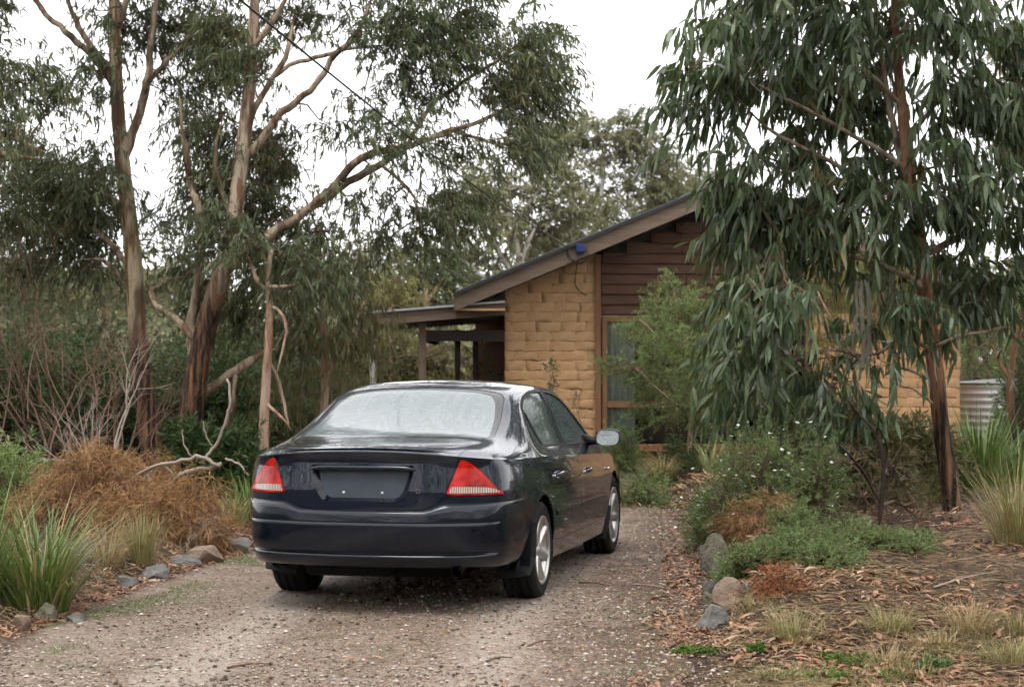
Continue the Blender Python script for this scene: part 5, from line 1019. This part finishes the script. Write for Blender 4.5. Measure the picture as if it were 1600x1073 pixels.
for pts in ([(176,785,2),(194,750,3),(238,728,3.6),(282,715,4.2),(317,707,4.6),(352,715,4)],[(269,752,5),(286,737,5),(317,728,4.5),(350,717,4)],[(317,723,4),(335,700,3.5),(352,666,3),(366,635,3),(362,600,2.5)],[(238,728,3),(225,745,2.5),(215,760,2)],[(258,722,2.5),(270,738,2),(262,765,2)],[(352,715,3),(372,722,2.5),(388,735,2)],[(300,710,2),(290,690,1.6),(295,672,1.2)],[(335,700,2),(322,680,1.6),(318,655,1.2)],[(194,750,2),(180,735,1.6),(165,730,1.2)],[(286,737,2),(300,760,1.6),(292,785,1.2)],[(230,732,2),(240,755,1.8),(232,790,1.4)]):
    P, R = limb_pts(pts, 15.4, 5); P = P+np.cumsum(np.random.default_rng(len(pts)*7+pts[0][0]).normal(0, .008, P.shape), 0); MB().tube(P-np.array(fb.location), R*.8, 7, True, None, .06).build('limb', DEADW, fb, smooth=True)
tuft('strap_plant', 'big green strap leaved clump at the lower left corner', Gt(62, 955), 360, .90, .17, .016, STRAP, 401, droop=(.25, 1.25), tilt=.66, singles=240, dead=STRAW, deadf=.16, cat='plant')
tuft('strap_plant', 'strap leaved clump cut by the left edge behind the big one', Gt(-25, 930), 150, .85, .14, .012, STRAP, 402, droop=(.2, .9), tilt=.6, singles=30, dead=STRAW, deadf=.1, cat='plant')
tuft('strap_plant', 'green strap leaved clump beside the left tail light', on(392, 17.2), 170, .62, .15, .013, STRAP, 403, droop=(.15, .9), tilt=.6, singles=90, dead=STRAW, deadf=.08, cat='plant')
tuft('strap_plant', 'pale green strap leaved clump left of the one by the tail light', on(362, 16.4), 90, .42, .12, .012, PALEG, 404, droop=(.2, 1), tilt=.6, cat='plant')
tuft('grass_tussock', 'pale straw tussock beside the dark kerb stones on the left', Gt(222, 882), 320, .50, .08, .0045, PALEG, 405, droop=(.1, .6), tilt=.42, dead=STRAW, deadf=.4, cat='grass')
tuft('grass_tussock', 'thin straw tussock between the strap plant and the brown brush', Gt(168, 880), 160, .42, .10, .005, STRAW, 406, droop=(.3, 1.2), tilt=.7, cat='grass')
n = NT('grey_rock'); c = n.coord(); a = n.noise(c, 4, 6, .65); b = n.noise(c, 22, 5, .7); g = n.new('NewGeometry')
n.set(Base_Color=n.mix(n.rng(a, .35, .65), (.085, .082, .076), (.22, .21, .195)), Roughness=.75); n.bump(n.math('ADD', a, n.math('MULTIPLY', b, .5)), .9, .05); ROCKG = n.m
n = NT('tan_rock'); c = n.coord(); a = n.noise(c, 4, 6, .65); b = n.noise(c, 22, 5, .7); n.set(Base_Color=n.mix(n.rng(a, .35, .65), (.15, .105, .075), (.28, .21, .16)), Roughness=.8); n.bump(n.math('ADD', a, n.math('MULTIPLY', b, .5)), .9, .05); ROCKT = n.m
n = NT('mossy_rock'); c = n.coord(); a = n.noise(c, 5, 6, .65); b = n.noise(c, 26, 5, .7); n.set(Base_Color=n.mix(n.rng(b, .45, .6, 0, .8), n.mix(n.rng(a, .35, .65), (.12, .105, .085), (.28, .25, .21)), (.10, .095, .035)), Roughness=.9); n.bump(n.math('ADD', a, b), .9, .05); ROCKM = n.m
KL = 'kerb stones along the left bed'; KR = 'stones edging the right bed'
for a in (('dark grey stone nearest the grass tussock on the left', 178, 214, 902, 924, ROCKG, 1), ('flat grey stone right of the dark one in the left kerb', 214, 262, 886, 909, ROCKG, 2), ('flat grey slab third from the left in the kerb', 262, 314, 871, 890, ROCKG, 3), ('larger grey brown stone in the middle of the left kerb', 288, 346, 857, 884, ROCKT, 4), ('grey stone in the left kerb next to the car bumper', 350, 392, 843, 868, ROCKG, 5), ('small dark stone at the end of the left kerb by the bumper', 386, 408, 840, 857, ROCKG, 6), ('brown stone under the big strap plant', 46, 86, 945, 973, ROCKM, 7), ('small tan stone under the strap plant near the left edge', 20, 46, 964, 989, ROCKT, 8), ('small pale slab lying by the strap plant on the gravel edge', 98, 130, 964, 975, ROCKG, 9)):
    rock('rock', *a, group=KL)
for a in (('grey angular stone at the front end of the right bed', 1086, 1142, 948, 986, ROCKG, 21), ('rounded pinkish tan stone behind the front grey one', 1114, 1170, 906, 958, ROCKT, 22), ('blue grey stone left of the pinkish one', 1106, 1145, 898, 931, ROCKG, 23), ('small dark stone at the gravel edge beside the blue grey one', 1098, 1116, 908, 932, ROCKG, 24), ('tall mossy stone at the corner under the white flowered shrub', 1096, 1148, 836, 900, ROCKM, 25), ('small grey stone below the tall mossy one', 1112, 1140, 878, 910, ROCKG, 26), ('low brown stone wedged behind the pinkish tan one', 1136, 1186, 886, 922, ROCKM, 27), ('brown mossy stone left of the tall one at the gravel edge', 1090, 1116, 852, 880, ROCKM, 28), ('flat grey stone tucked between the blue grey and front stones', 1096, 1128, 928, 952, ROCKM, 29), ('angular grey stone stacked against the right of the pinkish one', 1160, 1200, 912, 950, ROCKG, 30), ('mossy stone between the tall one and the blue grey one', 1104, 1140, 866, 904, ROCKM, 31)):
    rock('rock', *a, group=KR)
# ------------------------------------------------------------------ right bed
WHITE = plain('white_petal', (.75, .75, .70), .6, 0, .05, 5, 0)
shrub('flowering_shrub', 'grey green shrub dotted with small white flowers by the mossy stone', on(1205, 14.6), (.62, .55, .80), GREYG, 501, n=1700, k=20, L=.045, Wd=.005, twig=(.10, .24), up=.7, flowers=(230, WHITE, .017), lobes=14)
shrub('flowering_shrub', 'lower white flowered shrub spilling over the edge of the gravel', Gt(1120, 862)+Vector((0, .25, 0)), (.26, .35, .46), GREYG, 502, n=700, k=18, L=.045, Wd=.005, twig=(.08, .18), up=.7, flowers=(70, WHITE, .015), lobes=9)
gum('twiggy_shrub', 'dark stemmed twiggy shrub with thin olive foliage by the right trunk', 14.4, [(1372,828,4),(1378,780,4),(1380,730,3.5),(1370,680,3),(1345,650,2.5),(1325,625,2)], [[(1376,790,3),(1352,745,2.8),(1325,710,2.4),(1305,690,2)],[(1380,740,2.6),(1385,700,2.2),(1370,660,2)],[(1372,680,2),(1375,640,1.6)],[(1378,770,2),(1400,720,1.8),(1410,690,1.5)]], [(1380,740,55,60,.9),(1320,720,50,45,.8),(1410,760,40,50,.9),(1340,780,60,40,1.0),(1430,790,40,35,1.0)], dict(dens=700, n=14, L=.055, W=.0035, twig=(.12, .28), hang=-.4, spread=.4), DARKW, OLIVE, 503)
shrub('dry_shrub', 'dry rust brown brush under the white flowered shrub', on(1195, 14.1), (.32, .25, .30), DRYL, 504, n=260, k=14, L=.09, Wd=.004, up=.2, droop=.3)
r = random.Random(9)
for j, (px, py, sx, sz, lb) in enumerate(((1190, 885, .24, .20, 'low grey green groundcover mound nearest the tan stone'), (1260, 868, .30, .24, 'low grey green groundcover mound in the middle of the mat'), (1330, 860, .28, .20, 'low grey green groundcover mound right of the middle one'), (1405, 858, .26, .15, 'low green groundcover mound at the right end of the mat'), (1230, 835, .22, .27, 'groundcover mound with upright tips behind the middle one'), (1160, 905, .12, .14, 'small green cushion spilling onto the edging stones'), (1300, 880, .22, .13, 'front edge groundcover mound facing the leaf litter'))):
    shrub('groundcover_plant', lb, Gt(px, py), (sx*1.35, sx*1.25, sz), GREYG if j != 5 else FEATH, 520+j, n=420, k=16, L=.032, Wd=.005, twig=(.04, .10), up=.6, lobes=11, cat='plant', group='groundcover mounds in the right bed')
heap2 = shrub('dead_fern', 'rust red dead fern fronds below the groundcover mat', Gt(1212, 922), (.16, .12, .11), leafmat('rust_fern', (.10, .028, .012), (.19, .06, .025), (.30, .11, .05), .7, .15, .2), 530, n=160, k=12, L=.05, Wd=.006, up=.1, droop=.2, cat='fern')
tuft('mop_grass', 'rounded straw coloured mop of grass below the window', on(1035, 21.5), 520, .62, .10, .007, PALEG, 541, droop=(1.1, 1.9), tilt=.55, dead=STRAW, deadf=.5, cat='grass')
shrub('juniper_bush', 'low grey green bush by the front wheel of the car', on(1000, 19.6), (.40, .4, .34), GREYG, 542, n=420, k=16, L=.06, Wd=.008, up=.1, lobes=11, twigmat=REDTW)
shrub('bush', 'dark green low bush between the mop grass and the strap plant', on(1075, 21.8), (.38, .35, .42), DARKG, 543, n=300, k=14, L=.07, Wd=.010)
tuft('strap_plant', 'pale strap leaved plant below the feathery shrub', on(1112, 21.0), 60, .50, .10, .022, PALEG, 544, droop=(.2, 1), tilt=.6, cat='plant')
tuft('strap_plant', 'tall green strap leaved clump right of the red brown trunk', on(1530, 18.4), 200, .95, .22, .020, STRAP, 545, droop=(.2, .9), tilt=.6, singles=60, cat='plant')
tuft('strap_plant', 'green strap leaved clump at the foot of the tank', on(1590, 19.0), 120, .85, .18, .020, STRAP, 546, droop=(.2, .9), tilt=.6, cat='plant')
tuft('grass_tussock', 'large spiky tussock with straw skirt at the right edge', Gt(1592, 850), 420, .78, .16, .006, PALEG, 547, droop=(.15, .9), tilt=.75, dead=STRAW, deadf=.5, cat='grass')
tuft('grass_tussock', 'yellow green grass between the trunk and the mud brick wall', on(1440, 19), 160, .45, .35, .008, YELG, 548, droop=(.2, .9), tilt=.5, cat='grass')
tuft('grass_tussock', 'olive grass clump left of the red brown trunk', on(1420, 16.6), 200, .40, .25, .006, PALEG, 549, droop=(.3, 1.1), tilt=.6, cat='grass')
for j, (px, py, h, mt, nb, lb) in enumerate(((1240, 1000, .26, PALEG, 170, 'straw tuft on the mulch nearest the grey front stone'), (1388, 985, .22, PALEG, 170, 'olive tuft in the middle of the right mulch'), (1515, 985, .24, STRAW, 190, 'straw tuft near the right edge of the mulch'), (1385, 1040, .20, STRAW, 110, 'small straw tuft below the olive one'), (1462, 1012, .16, STRAW, 110, 'straw tuft between the olive one and the right edge'), (1580, 1035, .22, PALEG, 160, 'tuft of olive grass at the lower right corner'), (1180, 950, .18, PALEG, 70, 'thin grass tuft behind the pinkish tan stone'), (1133, 975, .12, STRAW, 60, 'tiny straw tuft against the grey front stone'), (1590, 985, .18, PALEG, 100, 'grass tuft on the right edge above the corner'), (1430, 1062, .13, GRASSG, 120, 'short green tuft at the bottom edge on the right'), (1205, 1062, .12, GRASSG, 110, 'short green tuft at the bottom edge near the gravel'))):
    tuft('grass_tuft', lb, Gt(px, py), int(nb*1.5), h*1.2, .12, .0036, mt, 560+j, droop=(.3, 1.5), tilt=.95, dead=STRAW, deadf=.3, cat='grass', group='grass tufts on the mulch')
for j, (px, py, sx, sz, lb) in enumerate(((1320, 1035, .17, .045, 'flat green weed patch at the bottom of the right mulch'), (1468, 1045, .09, .05, 'small blue green weed cushion near the lower right corner'), (1085, 1020, .13, .025, 'thin green weed patch where gravel meets mulch'), (1180, 1018, .05, .035, 'small green weed sprig left of the flat patch'), (1395, 1060, .08, .03, 'little green weed patch under the straw tuft'), (1300, 1062, .15, .03, 'green weed patch along the bottom edge'))):
    shrub('weed_plant', lb, Gt(px, py), (sx, sx, sz), GRASSG if j != 1 else GREYG, 590+j, n=150, k=10, L=.022, Wd=.010, twig=(.015, .03), up=.4, cat='weed', group='weeds in the right foreground')
# ------------------------------------------------------------------ litter, grass, sticks
n = NT('dead_leaf'); t = n.attr('tint')
n.set(Base_Color=n.ramp(t, [(0, (.075, .032, .018)), (.35, (.20, .088, .048)), (.7, (.30, .165, .095)), (1, (.43, .30, .21))]), Roughness=.6); DEADL = n.m
def litter(name, label, cat, x, y, L, mat, lift=.004):
    N = len(x); z = np.maximum(gh(x, y), 0)+lift+.008*RNG.random(N); a = RNG.uniform(0, 6.28, N); D = np.stack([np.cos(a), np.sin(a), RNG.normal(.05, .18, N)], 1)
    B = np.stack([x, y, z], 1); D = unit(D); up = unit(np.stack([RNG.normal(0, .35, N), RNG.normal(0, .35, N), np.ones(N)], 1)); s = unit(np.cross(D, up)); Wd = L*RNG.uniform(.14, .26, N); c = RNG.uniform(-.1, .25, N)
    def p(t): return B+D*(L*t)[:, None]+up*(L*c*np.sin(math.pi*t))[:, None]
    p1, p2 = p(.33), p(.68); V = np.stack([B, p1-s*Wd[:, None]*.5, p1+s*Wd[:, None]*.5, p2-s*Wd[:, None]*.4, p2+s*Wd[:, None]*.4, p(1.0)], 1)
    T = np.array([(0, 1, 2), (1, 3, 4), (1, 4, 2), (3, 5, 4)]); T = (T[None]+np.arange(N)[:, None, None]*6).reshape(-1, 3)
    return tag(link(name, mesh_np(name, V.reshape(-1, 3), tris=T, mat=mat, tint=np.repeat(RNG.beta(2, 2, N), 6))), label, cat, kind='stuff')
N = 24000; y = 8.2+11*RNG.random(N)**1.5; x = xr(y)-.40+np.abs(RNG.normal(0, 1, N))*1.7+.1; kk = (vnoise(x*2.1, y*2.1, 41)+RNG.normal(0, .35, N) > -.05); x, y = x[kk], y[kk]
litter('leaf_litter', 'brown and tan gum leaf litter over the right bed', 'leaf litter', x, y, RNG.uniform(.02, .10, len(x))*RNG.choice([.6, 1, 1, 1.2], len(x)), DEADL)
N = 3600; y = 9.2+7.5*RNG.random(N); x = xl(y)+.12-np.abs(RNG.normal(0, .33, N)); litter('leaf_litter', 'reddish leaf litter along the left kerb stones', 'leaf litter', x, y, RNG.uniform(.03, .09, N), DEADL)
N = 5200; y = 8+13*RNG.random(N)**1.3; t_ = RNG.beta(2.6, .9, N); x = xl(y)*(1-t_)+xr(y)*t_; litter('leaf_litter', 'scattered dead leaves and bark bits on the gravel', 'leaf litter', x, y, RNG.uniform(.015, .055, N), DEADL, .008)
N = 1500; y = 19.3+2.5*RNG.random(N); x = .9+1.6*RNG.random(N); litter('leaf_litter', 'orange brown bark litter beyond the front wheel', 'leaf litter', x, y, RNG.uniform(.06, .16, N), DEADL)
N = 9000; y = 8+13.5*RNG.random(N)**1.3; t_ = RNG.random(N); x = xl(y)*(1-t_)+xr(y)*t_; kk = vnoise(x*1.4, y*1.1, 71)+RNG.normal(0, .5, N) > .1
n = NT('dark_debris'); n.set(Base_Color=n.ramp(n.attr('tint'), [(0, (.02, .012, .008)), (.6, (.07, .042, .028)), (1, (.16, .085, .05))]), Roughness=.8); DEBR = n.m
litter('debris', 'dark bark crumbs and leaf fragments over the gravel', 'debris', x[kk], y[kk], RNG.uniform(.010, .034, kk.sum()), DEBR, .007)
N = 5000; y = 8.3+9*RNG.random(N)**1.5; x = xr(y)+.05+np.abs(RNG.normal(0, 1, N))*1.6; litter('debris', 'dark bark crumbs over the mulch of the right bed', 'debris', x, y, RNG.uniform(.015, .06, N), DEBR, .006)
def straws(label, x, y, L):
    N = len(x); a = RNG.uniform(0, 6.28, N); P0 = np.stack([x, y, gh(x, y)+.006+.02*RNG.random(N)], 1); x1 = x+np.cos(a)*L; y1 = y+np.sin(a)*L; P1 = np.stack([x1, y1, gh(x1, y1)+.006+.02*RNG.random(N)], 1)
    V, Q = many_tubes(P0, P1, np.full(N, .0016), np.full(N, .0010), RNG.normal(0, .1, (N, 3))*L[:, None], 3, 2); tag(link('straw', mesh_np('straw', V, quads=Q, mat=STRAW, tint=np.repeat(RNG.random(N), 9))), label, 'straw', kind='stuff')
N = 3600; y = 8.3+6*RNG.random(N)**1.4; x = xr(y)+.15+np.abs(RNG.normal(0, 1, N))*1.3; straws('thin dry straws and twigs strewn over the right mulch', x, y, RNG.uniform(.06, .24, N))
N = 900; y = 9.6+6*RNG.random(N); x = xl(y)-.05-np.abs(RNG.normal(0, .35, N)); straws('thin dry straws along the left kerb', x, y, RNG.uniform(.06, .24, N))
def lawn(name, label, x, y, h, mat, w=.003):
    N = len(x); B = np.stack([x, y, np.maximum(gh(x, y), 0)+.002], 1); D = unit(np.stack([RNG.normal(0, .5, N), RNG.normal(0, .5, N), np.ones(N)], 1)); o = foliage_obj(name, B, D, h*RNG.uniform(.5, 1.3, N), np.full(N, w), RNG.random(N), mat, None, RNG, .3); tag(o, label, 'grass'); return o
N = 16000; y = 9.6+7*RNG.random(N); x = xl(y)+.34+RNG.normal(0, .17, N); kk = vnoise(x*3, y*3, 51) > .12; lawn('grass', 'short mossy green grass strip along the left edge of the gravel', x[kk], y[kk], .022, GRASSG)
N = 9000; y = 8.4+11*RNG.random(N)**1.3; x = xr(y)-.2+RNG.normal(0, .25, N); kk = vnoise(x*3.3, y*3.3, 52) > .2; lawn('grass', 'sparse green grass blades along the right edge of the gravel', x[kk], y[kk], .028, GRASSG)
N = 9000; y = 8.3+1.9*RNG.random(N); x = 1.4+2.6*RNG.random(N); kk = vnoise(x*2.6, y*2.6, 53) > .25; lawn('grass', 'short olive grass in the lower right foreground', x[kk], y[kk], .05, PALEG, .004)
N = 5000; y = 24+40*RNG.random(N); x = -14+26*RNG.random(N); lawn('grass', 'rough grass under the far trees', x, y, .3, PALEG, .02)
# single big fallen leaves that can be picked out in the foreground
fl_v = []
for q in range(7):
    r_ = np.random.default_rng(700+q); t = np.linspace(0, 1, 5); w = np.array([.03, .38, .5, .34, 0])*.2; c = r_.uniform(-.1, .3); si = r_.uniform(-.15, .15); V = []
    for a, b in zip(t, w): V += [(a, -b+si*math.sin(math.pi*a), c*math.sin(math.pi*a)*.5+b*.5), (a, si*math.sin(math.pi*a), c*math.sin(math.pi*a)*.5), (a, b+si*math.sin(math.pi*a), c*math.sin(math.pi*a)*.5+b*.5)]
    fl_v.append(mesh_np('fallen_leaf', V, quads=[(3*i+j, 3*i+j+1, 3*i+j+4, 3*i+j+3) for i in range(4) for j in range(2)], mat=DEADL, tint=np.full(15, r_.uniform(.3, .95)), smooth=True))
r = random.Random(12)
for q in range(150):
    px = r.uniform(1130, 1598); py = r.uniform(890, 1068)
    p = Gt(px, py); o = link('fallen_leaf', r.choice(fl_v)); o.location = (p.x, p.y, p.z+.012); o.rotation_euler = (r.uniform(-.3, .3), r.uniform(-.25, .15), r.uniform(0, 6.28)); s = r.uniform(.07, .13); o.scale = (s, s*r.uniform(.8, 1.4), s)
    tag(o, 'long curled tan gum leaf lying on the mulch at lower right', 'leaf', 'big fallen leaves on the right mulch')
for q, (a, b, c, d_, rr, lb) in enumerate(((355, 1046, 425, 1040, .006, 'reddish stick on the gravel at the lower left of the car'), (905, 912, 952, 917, .007, 'dark stick lying beside the rear wheel'), (760, 1036, 800, 1030, .006, 'dark twig at the bottom of the gravel'), (825, 1012, 862, 1003, .006, 'short bent twig on the gravel right of the centre'), (985, 915, 1045, 922, .006, 'thin pale twig on the gravel right of the rear wheel'), (1150, 1020, 1270, 985, .007, 'long thin stick across the mulch tufts'), (1460, 920, 1560, 895, .008, 'pale stick on the mulch near the right trunk'), (1020, 980, 1060, 965, .006, 'brown twig near the edge of the right bed'), (1005, 946, 1048, 938, .005, 'thin twig beside the gravel edge below the mossy stone'), (640, 1000, 668, 1010, .005, 'small dark twig on the gravel behind the car'))):
    p0, p1 = Gt(a, b), Gt(c, d_); m_ = (p0+p1)/2+Vector((0, .03, .006)); P = crom([p0+Vector((0, 0, .012)), m_+Vector((0, 0, .012)), p1+Vector((0, 0, .012))], k=5)
    tag(MB().tube(P, np.linspace(rr, rr*.5, len(P)), 6, True, None, .1).build('stick', REDTW if q in (0, 3) else (DEADW if q in (4, 6, 5) else TWIG), smooth=True), lb, 'stick')
# ------------------------------------------------------------------ far wood and the misty air
rng = np.random.default_rng(64); N = 22000; th = rng.uniform(-.16*math.pi, 1.16*math.pi, N); rd = 9.5+7*rng.random(N); ht = 6.5+2.2*np.sin(th*7)+1.3*np.sin(th*17+1)
B = np.stack([rd*1.05*np.cos(th), 5-rd*1.15*np.sin(th), ht*rng.random(N)**.8], 1); foliage_obj('roadside_wood', B, rng.normal(size=(N, 3))+[0, 0, -.4], rng.uniform(.25, .5, N), rng.uniform(.08, .17, N), rng.random(N), GUM, None, rng, simple=True)
tag(bpy.data.objects['roadside_wood'], 'gum scrub around the near end of the driveway', 'wood', kind='stuff')
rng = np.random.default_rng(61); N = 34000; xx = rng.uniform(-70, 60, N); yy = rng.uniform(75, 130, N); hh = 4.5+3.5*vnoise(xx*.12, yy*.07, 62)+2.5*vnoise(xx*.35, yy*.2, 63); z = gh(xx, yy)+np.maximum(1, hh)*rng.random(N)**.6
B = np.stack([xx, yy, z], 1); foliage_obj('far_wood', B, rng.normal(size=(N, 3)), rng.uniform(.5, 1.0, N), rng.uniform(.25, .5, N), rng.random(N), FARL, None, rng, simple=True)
tag(bpy.data.objects['far_wood'], 'misty wood on the rise far behind the house', 'wood', kind='stuff')
n = NT('mist'); n.m.cycles.homogeneous_volume = True; n.n.remove(n.p); v = n.new('VolumePrincipled'); v.inputs['Color'].default_value = (.97, .98, 1, 1); v.inputs['Density'].default_value = .00014; v.inputs['Anisotropy'].default_value = .2; n.l.new(v.outputs[0], n.out.inputs['Volume'])
tag(MB().box((-175, -65, -3), (175, 158, 30)).build('haze', n.m), kind='stuff')
